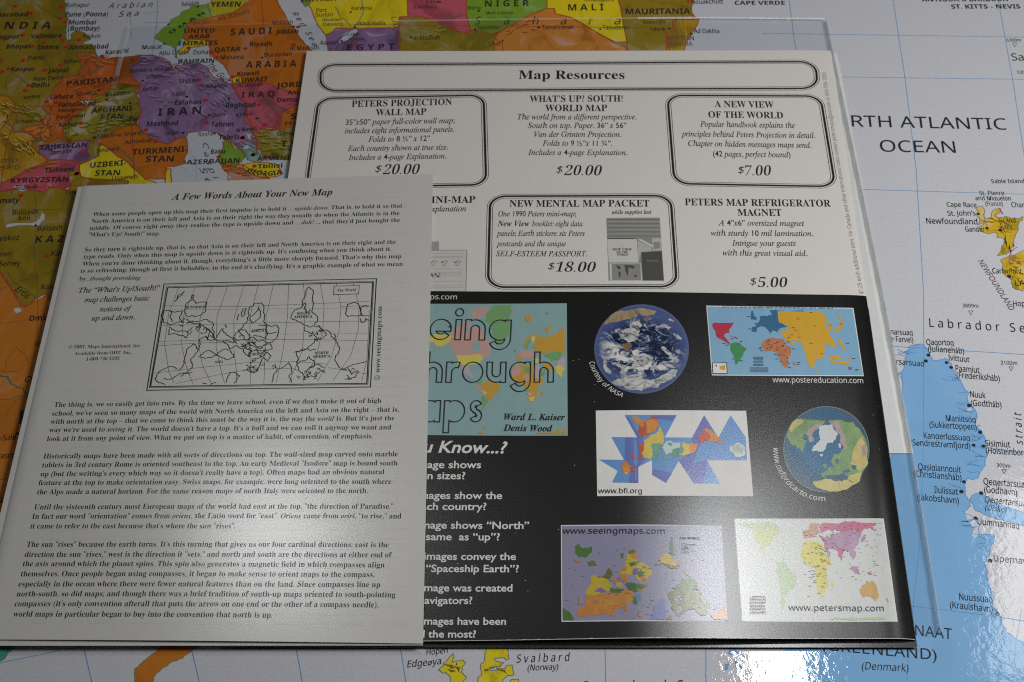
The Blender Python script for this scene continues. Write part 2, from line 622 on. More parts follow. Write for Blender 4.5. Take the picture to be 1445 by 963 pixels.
COUNTRIES = [
 (OLIVE_HILL, M_BORDER, None, "30,150 185,150 190,250 110,262 0,268 10,200", 0.0002, 'olive mountain land between the bright countries'),
 (OLIVE, M_BORDER, None, "500,35 940,40 950,110 500,110", 0.0002, 'olive desert land above the brochure'),
 # ink, border ink, crop, outline, wander (m), label
 (OLIVE, M_COAST, A1, "240,0 700,-10 725,60 715,150 735,230 720,330 730,440 770,430 765,380 800,350 870,340 930,370 990,430 960,445 900,470 960,480 1010,500 1040,560 1030,590 860,600 900,700 930,740 900,810 840,850 790,840 740,860 700,900 640,950 600,985 560,1040 500,1120 490,1170 560,1240 570,1320 520,1370 330,1370 240,1420 120,1420 60,1370 -900,1300 -900,-700 300,-700 240,0 180,60 60,110 0,135 -300,300 -300,160 0,100 60,60", 0.0004, 'olive brown land marked with the name INDIA'),
 (AMBER, M_BORDER, A3, "-900,80 0,78 90,85 130,130 165,160 160,220 100,290 60,380 150,440 140,480 240,475 360,500 380,560 340,620 430,720 500,740 510,800 440,850 330,870 280,920 150,990 -300,1120 -900,1150", 0.0003, 'amber desert land beside the mountains'),
 (RUST, M_BORDER, A, "415,290 515,283 530,310 570,322 640,312 760,300 748,340 700,360 720,420 768,455 760,470 690,458 610,465 570,505 530,520 500,545 430,555 480,585 440,605 400,640 350,662 340,700 345,745 290,765 240,772 190,745 120,705 160,690 230,680 250,640 260,620 230,590 250,540 290,500 300,470 350,420 420,410 445,370 440,330", 0.0004, 'rust orange land marked with the name PAKISTAN'),
 (OLIVE_HILL, M_BORDER, A, "570,505 610,462 690,456 762,464 765,500 745,510 760,560 768,610 752,650 748,682 690,686 620,710 600,733 540,762 480,772 430,762 390,772 343,762 342,700 400,640 440,604 480,585 500,545", 0.0004, 'olive mountain land marked with the name AFGHANISTAN'),
 (TAWNY, M_BORDER, A, "120,705 160,690 230,675 262,690 280,740 240,770 190,748", 0.0003, 'small pale orange highland'),
 (PURPLE, M_BORDER, A, "755,303 830,300 880,320 925,340 940,375 985,375 1000,345 1080,345 1130,370 1160,420 1225,448 1260,455 1290,500 1310,540 1345,560 1345,640 1380,700 1395,760 1395,840 1330,800 1260,780 1210,758 1180,722 1110,712 1020,722 1010,745 960,757 920,782 870,772 820,752 770,712 750,682 768,610 752,560 762,520 735,500 762,470 768,455 720,420 700,360 745,340", 0.0004, 'purple land marked with the name IRAN'),
 (GREEN, M_COAST, A2, "870,45 920,185 660,245 630,330 610,420 560,470 530,520 545,640 515,620 525,560 480,500 400,480 340,440 290,410 330,370 400,300 450,270 480,210 580,160 590,130 680,100 690,70 780,60", 0.0003, 'green coastal land marked with the name OMAN'),
 (LIME, M_COAST, A2, "870,45 920,185 1150,135 1240,80 1340,-40 1380,-300 920,-300 910,20", 0.0002, 'lime yellow land marked with the name YEMEN'),
 (ORANGE, M_BORDER, None, "266,32 300,24 329,18 341,10 353,0 358,-30 375,-60 391,-30 391,0 399,16 409,34 416,42 422,52 430,62 438,70 443,78 470,110 480,180 395,185 398,160 424,145 421,134 400,127 376,117 341,118 330,124 326,109 321,99 315,91 305,84 301,78 297,70 294,63 263,57 259,54 262,43", 0.0003, 'orange desert land marked with the name SAUDI ARABIA'),
 (YELLOW, M_BORDER, A2, "640,430 880,440 900,490 770,510 680,530 640,580 570,600 560,560 600,520", 0.0003, 'narrow yellow coastal land'),
 (YELLOW, M_BORDER, A2, "1130,830 1240,840 1250,900 1160,910 1110,870", 0.0002, 'small yellow coastal land marked KUWAIT'),
 (YELLOW, M_BORDER, A2, "895,545 930,560 925,620 900,615", 0.0001, 'tiny yellow peninsula marked QATAR'),
 (PINK, M_BORDER, None, "326,120 341,118 376,117 400,127 421,134 425,145 398,159 395,182 379,185 369,189 356,183 344,171 349,160 349,148 338,140", 0.0003, 'pink land marked with the name IRAQ'),
 (OLIVE_HILL, M_BORDER, None, "354,184 369,189 395,182 432,177 440,228 400,226 372,224 362,215 364,198", 0.0003, 'dark olive mountain land'),
 (RUST, M_BORDER, A4, "1010,820 1100,810 1250,830 1320,880 1480,930 1560,990 1100,1040 1090,920 1040,880", 0.0003, 'rust red mountain land beside the inland sea'),
 (GREEN, M_BORDER, A4, "1040,580 1110,560 1160,660 1240,660 1290,720 1240,800 1170,850 1110,830 1060,850 1010,830 980,770 1040,650", 0.0003, 'green land marked with the name AZERBAIJAN'),
 (TEAL, M_BORDER, None, "330,204 352,199 366,208 372,222 368,230 350,226 342,214", 0.0003, 'small teal mountain land'),
 (YELLOW, M_BORDER, Q4, "70,810 180,790 250,790 350,810 390,880 330,905 200,905 100,880", 0.0003, 'yellow land marked with the name GEORGIA'),
 (ORANGE, M_BORDER, A, "750,684 775,714 820,754 870,774 920,784 960,759 1012,747 1020,830 1000,870 1010,890 960,905 905,912 900,975 790,975 745,930 690,880 640,850 560,790 525,768 600,735 640,705 690,688", 0.0003, 'orange land marked with the name TURKMENISTAN'),
 (YELLOW, M_BORDER, A, "430,900 500,870 540,850 545,790 580,800 640,852 690,882 745,932 790,977 900,1015 905,915 930,920 930,1060 560,1060 500,970 440,960", 0.0003, 'yellow land marked with the name UZBEKISTAN'),
 (PURPLE, M_BORDER, A3, "420,620 600,600 680,560 720,600 780,590 900,570 970,550 980,590 950,680 1000,770 880,800 650,770 520,780 430,700", 0.0003, 'small purple mountain land marked with the name TAJIKISTAN'),
 (PINK, M_BORDER, None, "-120,272 0,262 20,250 36,240 65,229 84,225 112,228 112,238 98,243 97,252 100,262 92,268 84,266 70,264 62,272 47,269 26,267 0,271 -120,290", 0.0003, 'pink mountain land marked with the name KYRGYZSTAN'),
 (OLIVE, M_BORDER, E, "-800,120 0,118 100,105 180,112 240,125 270,97 330,100 370,112 400,62 440,40 480,50 700,60 640,400 520,720 300,702 265,700 255,675 200,700 140,740 120,735 60,640 0,550 -800,0", 0.0003, 'olive land with a long lake, marked KAZ'),
 (BROWN, M_BORDER, None, "-260,230 0,385 16,408 31,433 36,434 52,424 66,417 69,423 77,424 135,430 140,720 30,760 0,772 -60,830 -260,880", 0.0003, 'russet land along the leaflet edge'),
 (TEAL, M_COAST, Q, "-300,700 0,765 75,765 40,810 20,840 0,850 -300,900", 0.0008, 'dark green coast below the leaflet'),
 (BROWN, M_COAST, Q, "890,755 1080,765 1020,810 990,835 940,850 880,890 850,915 830,963 790,1100 700,1150 725,1000 735,890 770,860 830,810", 0.0004, 'orange island below the leaflet'),
 (SVAL, M_COAST, G6, "680,30 800,30 840,100 850,160 825,170 800,150 735,155 740,170 810,190 790,210 700,230 710,250 820,235 830,210 870,205 885,280 840,285 800,320 790,460 610,460 615,300 640,285 635,200 665,170 675,100", 0.0003, 'larger bright yellow island below the brochure'),
 (SVAL, M_COAST, G6, "425,120 430,140 415,190 500,170 515,185 495,220 485,260 525,300 500,330 500,460 410,460 400,290 370,260 350,270 315,245 350,220 350,195 390,160", 0.0003, 'smaller bright yellow island marked Edgeøya'),
 (SVAL, M_COAST, G6, "860,320 920,315 930,460 860,460", 0.0002, 'sliver of bright yellow island at the frame edge'),
 (ICE, ICE_EDGE, None, "1283,491 1304,487 1311,501 1316,509 1333,506 1343,519 1354,535 1359,545 1367,556 1369,571 1376,579 1377,595 1385,608 1390,618 1392,646 1387,662 1380,675 1364,676 1361,685 1363,700 1370,714 1359,722 1375,731 1382,741 1381,755 1402,755 1402,766 1397,779 1389,796 1394,809 1398,831 1400,853 1411,869 1419,889 1430,899 1452,919 1500,973 1600,1150 1085,1150 1100,963 1108,930 1115,905 1150,860 1200,760 1260,640 1274,545 1275,522", 0.0011, 'large ice blue land marked GREENLAND'),
 (ICE, ICE_EDGE, N, "1110,870 1150,835 1180,840 1230,880 1406,940 1500,1000 1406,1010 1215,960 1150,930", 0.0006, 'ice blue island marked Disko'),
 (ICE, ICE_EDGE, (960, 890, 4.25), "290,100 335,110 345,140 310,150 290,135", 0.0005, 'ice blue islet in the glare'),
 (ICE, ICE_EDGE, (960, 890, 4.25), "332,185 360,190 375,230 345,235", 0.0005, 'ice blue islet near the bright reflection'),
 (ICE, ICE_EDGE, (960, 890, 4.25), "270,205 288,200 285,232 272,235", 0.0003, 'tiny ice blue islet'),
 (GOLD, M_COAST, Hh, "1145,205 1180,198 1195,220 1185,245 1200,270 1230,250 1235,225 1275,208 1285,225 1245,245 1270,262 1330,262 1400,255 1400,270 1375,300 1355,370 1330,430 1310,460 1262,465 1280,440 1300,390 1290,370 1265,370 1260,345 1200,345 1165,310 1190,285 1160,300 1165,270 1150,250", 0.0007, 'gold island marked Grand Falls'),
 (GOLD, M_COAST, Hh, "1280,495 1330,465 1380,450 1500,380 1800,400 1800,760 1500,680 1406,640 1400,660 1345,640 1340,600 1300,570 1290,540", 0.0007, 'gold coast marked Cartwright'),
 (GREEN, M_COAST, B, "240,-300 330,-300 320,-40 300,20 275,40 250,10", 0.0003, 'dark green coast beside the narrow sea'),
 (YELLOW, M_BORDER, B, "290,30 310,-20 300,-400 830,-400 830,90 790,92 785,152 545,157 440,157 410,185 385,190 370,175 340,140 320,90 310,60", 0.0002, 'yellow land marked Port Sudan'),
 (PURPLE, M_BORDER, B, "385,190 410,182 440,154 545,157 782,152 788,275 790,420 440,420 400,280 390,230", 0.0002, 'purple land marked with the name EGYPT'),
 (OLIVE, M_BORDER, B, "782,94 905,92 1000,115 1060,165 1140,186 1200,165 1290,187 1310,215 1345,240 1350,420 788,420", 0.0002, 'olive land marked Al Khufrah'),
 (PINK, M_BORDER, B, "828,-400 1130,-400 1150,0 1145,80 1172,170 1140,186 1060,152 960,112 900,91 830,90", 0.0002, 'pink land marked Faya Largeau'),
 (GREEN, M_BORDER, None, "658,0 650,-110 772,-110 772,12 760,18 740,26 720,37 708,43 695,48 673,44 664,43 658,20", 0.0002, 'green land marked with the name NIGER'),
 (TAWNY, M_BORDER, Cc, "-70,185 0,140 120,75 200,48 240,48 245,75 330,95 430,152 560,232 632,264 635,420 -60,420 -90,230", 0.0002, 'pale orange land marked Tamanrasset'),
 (YELLOW, M_BORDER, Cc, "200,-400 200,47 240,47 245,75 320,92 430,155 570,230 634,228 602,60 587,0 590,-400", 0.0001, 'yellow land marked with the name MALI'),
 (OLIVE, M_BORDER, Cc, "587,-400 590,0 604,60 636,228 636,420 850,420 850,258 848,180 880,167 884,110 1022,105 1000,90 990,75 985,40 1000,10 980,-60 960,-400", 0.0003, 'olive land marked with the name MAURITANIA'),
 (AMBER, M_BORDER, Cc, "884,110 1025,105 1020,130 980,190 965,220 950,258 930,420 852,420 850,258 848,182 880,168", 0.0002, 'amber coastal land marked WESTERN SAHARA'),
]
for k, (ink, edge, crop, s, amp, lab) in enumerate(COUNTRIES):
    mb = MB()
    w = poly(mb, SM, pts(s, crop), ink, 0.3 + 0.08 * k, amp)
    strip(mb, SM, w, 0.0004 if edge is M_BORDER else 0.00028, edge, 5.0 + 0.02 * k, True)
    mb.build('country', the_map, label=lab)

# the atlas-style hill strokes: short ridges drawn light and dark side by side
mb = MB()
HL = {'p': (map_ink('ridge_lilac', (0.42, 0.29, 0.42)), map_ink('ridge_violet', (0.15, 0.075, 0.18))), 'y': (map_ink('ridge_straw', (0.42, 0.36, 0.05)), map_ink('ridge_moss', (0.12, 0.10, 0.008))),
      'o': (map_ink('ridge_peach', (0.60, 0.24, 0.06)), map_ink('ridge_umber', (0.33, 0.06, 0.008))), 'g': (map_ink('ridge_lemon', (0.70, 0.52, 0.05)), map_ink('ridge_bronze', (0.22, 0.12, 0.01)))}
RIDGE = [('p', A, "950,365 1030,370 1100,395 1170,450 1220,500 1270,570", 26, 34), ('p', A, "980,400 1060,430 1130,480 1190,540 1250,600", 14, 40), ('p', A, "770,330 850,330 920,350", 10, 24), ('p', A, "760,700 830,735 920,770", 9, 16), ('p', A, "760,480 830,420 920,440", 8, 30), ('p', A, "1180,700 1280,760 1370,800", 9, 24), ('p', A, "850,540 1000,560 1130,620", 8, 40),
         ('y', A, "360,730 430,700 520,680 620,660 690,670", 26, 34), ('y', A, "500,560 580,520 680,520", 9, 36), ('o', A, "290,560 270,640 240,700 180,715", 14, 34), ('o', A, "440,330 500,310 560,330 640,330", 9, 26), ('o', A, "300,500 380,480 450,440", 8, 36), ('y', A3, "190,200 260,230 330,290 420,330", 20, 50), ('g', A3, "0,180 80,220 60,330 0,420", 14, 40), ('g', A3, "0,560 150,560 290,650 380,820", 14, 70),
         ('p', A3, "460,640 600,640 800,620 930,620", 10, 36), ('o', A3, "300,900 500,850 700,820", 10, 30), ('y', Q4, "190,570 300,580 430,600", 16, 60), ('y', Q4, "200,660 330,650 460,680", 10, 40), ('o', A4, "1080,850 1200,900 1380,940", 12, 40), ('o', Cc, "0,170 60,130 140,120", 8, 60), ('g', Hh, "1190,280 1260,290 1320,330", 9, 26), ('g', Hh, "1320,370 1330,420", 5, 20), ('g', Hh, "1320,500 1380,540 1410,600", 9, 36),
         ('g', G6, "660,240 740,220 800,250", 5, 16), ('g', G6, "400,220 450,230 470,300", 5, 20), ('y', B, "960,190 1000,170 1040,150", 7, 20), ('p', B, "480,200 560,180", 4, 20)]
for key, crop, s, n_, spread in RIDGE:
    mb = MB()
    line = pts(s, crop)
    for i in range(n_):
        u = rnd.random() * (len(line) - 1.001)
        k = int(u)
        f_ = u - k
        cx_, cy_ = line[k][0] + (line[k + 1][0] - line[k][0]) * f_, line[k][1] + (line[k + 1][1] - line[k][1]) * f_
        d = Vector((line[k + 1][0] - line[k][0], line[k + 1][1] - line[k][1])).normalized()
        sp = spread / crop[2]
        cx_ += rnd.uniform(-sp, sp)
        cy_ += rnd.uniform(-sp, sp)
        L_ = rnd.uniform(3.0, 9.0)
        p0, p1 = (cx_ - d.x * L_, cy_ - d.y * L_), (cx_ + d.x * L_, cy_ + d.y * L_)
        pm = (cx_ + rnd.uniform(-2, 2), cy_ + rnd.uniform(-2, 2))
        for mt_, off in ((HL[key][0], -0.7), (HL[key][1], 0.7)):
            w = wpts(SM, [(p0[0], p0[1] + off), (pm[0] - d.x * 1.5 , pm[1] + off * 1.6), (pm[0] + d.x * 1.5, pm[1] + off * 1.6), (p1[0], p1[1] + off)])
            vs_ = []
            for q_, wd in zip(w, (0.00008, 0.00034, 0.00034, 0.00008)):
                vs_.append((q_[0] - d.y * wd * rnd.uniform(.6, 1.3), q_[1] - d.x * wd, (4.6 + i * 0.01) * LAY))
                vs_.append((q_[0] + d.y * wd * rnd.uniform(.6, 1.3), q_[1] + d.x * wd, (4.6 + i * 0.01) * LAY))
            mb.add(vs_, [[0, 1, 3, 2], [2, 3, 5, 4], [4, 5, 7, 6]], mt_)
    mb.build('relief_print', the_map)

# inland water, rivers and boundaries
mb = MB()
for crop, s in [(E, "225,225 245,245 240,270 210,305 185,305 100,302 30,314 35,298 110,290 180,290 215,265 225,250"),
                (E, "75,90 130,88 150,112 110,117"), (E, "75,755 100,750 120,765 90,780"),
                (A4, "650,512 800,465 990,510 1040,560 1030,640 980,760 1010,830 1040,880 1120,970 1000,1090 760,1060 745,900 735,780 690,720 700,680 655,640"),
                (A4, "580,820 690,820 725,870 730,905 650,930 620,890"), (A4, "1290,490 1340,500 1340,560 1310,545"),
                (Q4, "395,775 500,775 500,960 330,950 385,890"), (B, "455,235 500,175 545,160 560,170 500,220"), (A4, "1260,640 1310,620 1320,650 1280,665"),
                (N, "1090,385 1120,365 1118,395 1100,402"), ((1255, 700, 3.66), "395,90 440,110 470,160 450,215 425,205 440,170 400,120")]:
    mb = MB()
    poly(mb, SM, pts(s, crop), OCEAN, 5.2, 0.0003)
    mb.build('lake_print', the_map)
for crop, s, wd, mt in [(K, "-40,150 0,192 45,202 70,242 120,262 150,292 200,308", 0.0005, M_RIVER), (K, "30,160 35,110 90,40 150,95 155,130 90,175 0,165", 0.0002, M_RIVER2),
                (K, "0,325 80,312 150,305", 0.0002, M_RIVER), (K, "25,430 90,330 110,315", 0.0002, M_RIVER2), (K, "0,760 40,755 130,745", 0.0002, M_GREY),
                (E, "-20,655 60,625 150,595 250,575 330,540 420,530", 0.0002, M_GREY), (E, "40,560 90,620 150,660 190,700", 0.0002, M_GREY),
                (E, "190,60 195,300 195,560 205,720 205,963", 0.00015, M_GREY), (E, "0,225 120,218 400,213", 0.00015, M_GREY), (E, "60,110 80,190 70,230", 0.0002, M_GREY),
                (E, "0,840 60,830 200,800 300,760", 0.00018, M_RIVER2), (A1, "120,800 220,850 280,900 310,935", 0.0003, M_RIVER), (A1, "540,520 640,560 700,650", 0.0002, M_RIVER2),
                (A1, "1040,575 1060,640 1040,700 1060,740 1020,800 960,830", 0.0004, M_RIVER), (A1, "960,650 970,820", 0.00015, M_GREY),
                (A1, "420,60 500,110 600,180 660,210", 0.0002, M_GREY), (A1, "100,830 60,900 90,990", 0.0002, M_GREY), (Q4, "190,290 260,330 340,370 440,395", 0.0003, M_RIVER),
                (Q4, "130,330 200,440 250,500", 0.0003, M_RIVER), (B, "480,200 520,160 545,155 500,120 460,90 440,40", 0.0003, M_RIVER), (B, "580,-10 590,60 545,150", 0.0003, M_RIVER),
                (Hh, "1200,330 1280,330 1340,340", 0.0002, M_BORDER), (Hh, "1330,465 1325,490 1445,495", 0.0003, M_MAGENTA), (Hh, "1330,462 1370,420", 0.0003, M_MAGENTA),
                (Hh, "1268,208 1290,240 1292,232", 0.0004, M_MAGENTA), (Hh, "1190,240 1205,318", 0.0002, M_BORDER), (A, "620,790 680,830 730,890 745,915", 0.0003, M_RIVER), (A2, "30,120 40,420", 0.0001, M_GREY)]:
    mb = MB()
    strip(mb, SM, rough_line(wpts(SM, pts(s, crop)), 0.0006, False), wd, mt, 6.2)
    mb.build('boundary_line' if mt not in (M_RIVER, M_MAGENTA) else 'river_line', the_map)
mb = MB()
for i in range(46):      # fjords cut into the ice blue coast
    c = [(1376, 579), (1390, 618), (1392, 640), (1385, 660), (1369, 560), (1355, 540), (1380, 744), (1375, 735), (1395, 762), (1300, 495), (1285, 500), (1362, 690), (1276, 530), (1386, 610)][i % 14]
    x, y = c[0] - rnd.uniform(0, 6), c[1] + rnd.uniform(-9, 9)
    p = [(x, y)]
    for j in range(4):
        p.append((p[-1][0] - rnd.uniform(2, 6), p[-1][1] + rnd.uniform(-3, 3)))
    strip(mb, SM, wpts(SM, p), 0.00025, ICE_EDGE, 6.4)
mb.build('fjord_print', the_map)

mb = MB()
for s in ["1106,-60 1113.7,0 1122.8,70", "1250,-60 1260.4,0 1277,109 1293,240 1303,406 1304,490 1303,640 1299,760 1290,843 1282,936 1278,1010", "1398,-60 1411,13 1429,112 1450,250 1465,420 1470,560",
          "1075,47.5 1445,52.7 1560,55", "1189,109 1445,112.4 1560,114", "1210,267.5 1445,274.5 1560,278", "1250,488.5 1445,500.6 1560,508", "1280,854.8 1402,869.5 1445,876.6 1560,895", "1442,860 1434,905 1430,963 1424,1030",
          "114,895 118,911.6 130,963 142,1020", "-80,952 0,935.7 118,911.6", "266,895 271,918 281.6,963 292,1020", "414,895 417.6,911.6 427,963 436,1020", "562,895 565,912 573,963 581,1020", "853,895 854,911.6 855,963 856,1020", "996.4,895 996.4,963 996,1020", "1140,900 1136,963 1133,1020",
          "226,-60 223,0 221,40 215,78", "1380,630 1445,640 1560,655", "205,20 225,16"]:
    mb = MB()
    strip(mb, SM, wpts(SM, pts(s)), 0.00022, M_GRID, 6.8)
    mb.build('grid_line', the_map)
for s in ["95,-20 97,40 95,120 92,200", "366,-20 372,30 378,90", "960,-20 965,50 968,66"]:
    mb = MB()
    strip(mb, SM, wpts(SM, pts(s)), 0.00015, M_GREY, 6.8)
    mb.build('grid_line', the_map)
mb = MB()
for y0, y1 in ((31, 31), ):
    for i in range(9):
        strip(mb, SM, wpts(SM, [(205 + i * 4, y0 + 1.5), (207.5 + i * 4, y0 + 1.4)]), 0.00025, M_BLACK, 6.9)
mb.build('dash_print', the_map)

RED = [(A1, "165,70 335,145 670,77 660,205 713,243 250,383 683,440 475,470 348,508 720,512 860,437 1110,615 490,765 655,712 315,930 95,750 25,785 250,660 5,660"), (A2, "1285,533 665,525 910,575 970,630 780,870 1150,840"),
       (A3, "510,145 610,155 880,380 455,345 885,700 835,930 275,25"), (A4, "848,130 855,375 205,455 1250,535 995,745 310,580 1365,725"), (Q4, "200,330 250,490 70,595 155,730 165,820"), (E, "115,140 258,470 268,757 418,20"), (B, "235,148 210,245"), (Cc, "968,10")]
BLK = [(A2, "400,478 520,735 165,880 445,270 50,655 765,75"), (A3, "1075,20 1160,125 1030,535"), (A4, "645,92 890,293 605,485 945,492 1105,110 30,160 35,315"), (Q4, "185,440"), (E, "195,303"), (K, "93,510"),
       (B, "38,315 210,147 520,68 545,150 470,225 848,205 1005,13 1215,62 1195,163 1345,225"), (Cc, "155,152 490,160 865,157 985,187")]
BLK2 = [(N, "887,83 872,115 985,124 1010,150 1108,357 1168,503 1132,573 1185,578 1080,772 1066,825 1173,833"), ((1080, 713, 3.852), "1142,72 1222,303 1260,592"), (Hh, "1205,318 1278,327 1157,240 1325,580")]
for L, m, rr in ((RED, M_RED, 0.00098), (BLK, M_BLACK, 0.0006), (BLK2, M_BLACK, 0.00072)):
    for crop, s in L:
        for c in pts(s, crop):
            mb = MB()
            dot(mb, SM, c, rr * rnd.uniform(0.9, 1.1), m, 7.2)
            mb.build('city_mark', the_map)
for x, y in [(1370, 441), (1427, 520), (1417, 665), (1432, 63)]:      # depth marks
    w = wpts(SM, [(x - 3, y - 2), (x + 3, y - 2), (x, y + 4)])
    mb = MB()
    strip(mb, SM, w, 0.0002, M_GREY, 7.2, True)
    mb.build('depth_mark', the_map)
mb = MB()
poly(mb, SM, [(28.5, 580), (33.8, 579.5), (32.3, 598), (27, 598.5)], M_BLACK, 7.2)
mb.build('large_letter', the_map)

LM = MB()
def mt(style, mat, rows):
    for row in rows:
        t, x0, y0, x1, y1, cap = row
        text(LM, SM, t, x0, y0, x1, y1, cap, mat, style, 7.6)
mt('sb', M_BLACK, [
 ('N D I A', 5.8, 41.3, 71, 41, 9.7), ('PAKISTAN', 94.5, 122, 164, 115.5, 7), ('AFGHANI-', 129, 160, 190, 156, 7), ('STAN', 141.5, 168, 173, 168, 7), ('TAJIKISTAN', 55.8, 212, 122.6, 208, 6.5),
 ('UZBEKI-', 127, 237.5, 178, 233.5, 7.5), ('STAN', 133.7, 248.5, 168.7, 247.8, 7.5), ('TURKMENI-', 186.5, 219, 264.4, 214.5, 8), ('STAN', 205.3, 229, 244.5, 228.4, 8), ('AZERBAIJAN', 263, 232.7, 337.7, 230, 6.5),
 ('I R A N', 222.6, 164, 283.4, 161, 10.3), ('I R A Q', 340.6, 138.5, 387.4, 136.8, 8), ('JORDAN', 390, 124.4, 447, 121.5, 7), ('SYRIA', 410.3, 168.6, 458, 166, 8), ('T U R K E Y', 396, 208.3, 480, 206, 9),
 ('ARMENIA', 362.7, 227.7, 416.5, 225, 6), ('YEMEN', 296.8, 10.1, 339, 9.7, 7), ('S A U D I', 325.3, 50.3, 383.4, 48, 9), ('A R A B I A', 346.8, 96.3, 417.9, 94.5, 9), ('UNITED', 259.8, 47, 302.6, 46.5, 6), ('ARAB', 265.6, 55.2, 295.5, 54.4, 6),
 ('EMIRATES', 251.6, 64.9, 306.5, 63.6, 6), ('QATAR', 302.6, 74, 339.6, 72.7, 6.5), ('BAHRAIN', 251.4, 90.2, 302, 88.9, 6), ('KUWAIT', 333, 117.4, 378, 115, 6.5), ('KYRGYZSTAN', 15, 258.7, 96, 256.9, 7), ('K A Z A K H S T A N', 49.8, 343, 200, 339, 9.5),
 ('E G Y P T', 489.8, 71.8, 556.5, 70, 8), ('N I G E R', 684.4, 9.9, 746.5, 9, 8.5), ('M A L I', 801.8, 15.6, 851.8, 15, 9), ('MAURITANIA', 883.5, 20.8, 974.3, 20.2, 8), ('CAPE VERDE', 1037, 7.2, 1107.8, 7.2, 5.5),
 ('ANTIGUA & BARBUDA', 1301.2, 2.6, 1423.2, 2.2, 6), ('ST. KITTS - NEVIS', 1343, 12.8, 1440.3, 12.5, 6), ('ERITREA', 425, 3, 475, 1.5, 6)])
mt('sb', M_BLACK, [
 ('Pune (Poona)', 91.5, 24, 152, 23.5, 6.5), ('Mumbai', 96.7, 35.3, 134.6, 35, 6.5), ('(Bombay)', 95.4, 43.9, 139.9, 43.5, 6.5), ('Vadodara', 42.8, 54.5, 86.3, 53.5, 6), ('Nagpur', -10, 56, 27, 54.5, 6), ('Bhopal', 9, 69.4, 41, 68.6, 6),
 ('Indore', 53, 70, 82.4, 69.4, 6), ('Ahmadabad', 97, 70.7, 152.5, 68.8, 6.5), ('Kanpur', 15.3, 101.2, 49, 100.6, 6), ('Jaipur', 67.5, 103, 96.7, 102, 6), ('Delhi', 44, 124, 68.8, 123.3, 6.5), ('Haidarabad', -22, 24.8, 39, 23.2, 6),
 ('Lahore', 70.7, 140.6, 103, 139.3, 6.5), ('Faisalabad', 82.4, 151.6, 134.3, 149, 6.5), ('Kabul', 83, 179.5, 107.7, 178.7, 6), ('Tashkent', 63, 244.6, 105, 242, 6.5), ('Mashhad', 207.3, 178.5, 251, 177, 6.5), ('Esfahan', 246.8, 148.4, 283.8, 147.3, 6.5),
 ('Tehran', 298, 179.5, 329.2, 178.7, 6.5), ('Baghdad', 318.2, 152.3, 360, 151.2, 6.5), ('Tabriz', 308.5, 197.7, 337.7, 196.4, 6.5), ('Baku', 297.4, 218, 317.5, 217, 6.5), ('Jiddah', 389, 48.2, 421, 47.5, 6), ('Riyadh', 352.6, 65.6, 383.9, 65.2, 6),
 ('Amman', 406, 134, 442, 132.4, 6), ('Damascus', 391, 144.5, 442, 142.4, 6), ('Almaty', -12, 287.4, 27.3, 286.2, 7), ('Omsk', 41, 453.5, 72, 451.7, 7.5), ('Kuwait', 335, 107.7, 366, 106.2, 6), ('Tbilisi', 363.5, 238.3, 398.5, 236.9, 6)])
mt('sbi', M_BLACK, [('Karachi', 148.6, 78, 182, 74.5, 6.5)])
text(LM, SM, 'GEORGIA', 0, 0, 0, 0, 6.5, M_BLACK, 'sb', 7.6, path=[(347.6, 243.4), (358, 246.6), (372, 248.4), (386, 248.2), (398.5, 246.4)])
text(LM, SM, 'O M A N', 241, 48.5, 290, 19.5, 7, M_BLACK, 'sb', 7.6, mm=2.0)
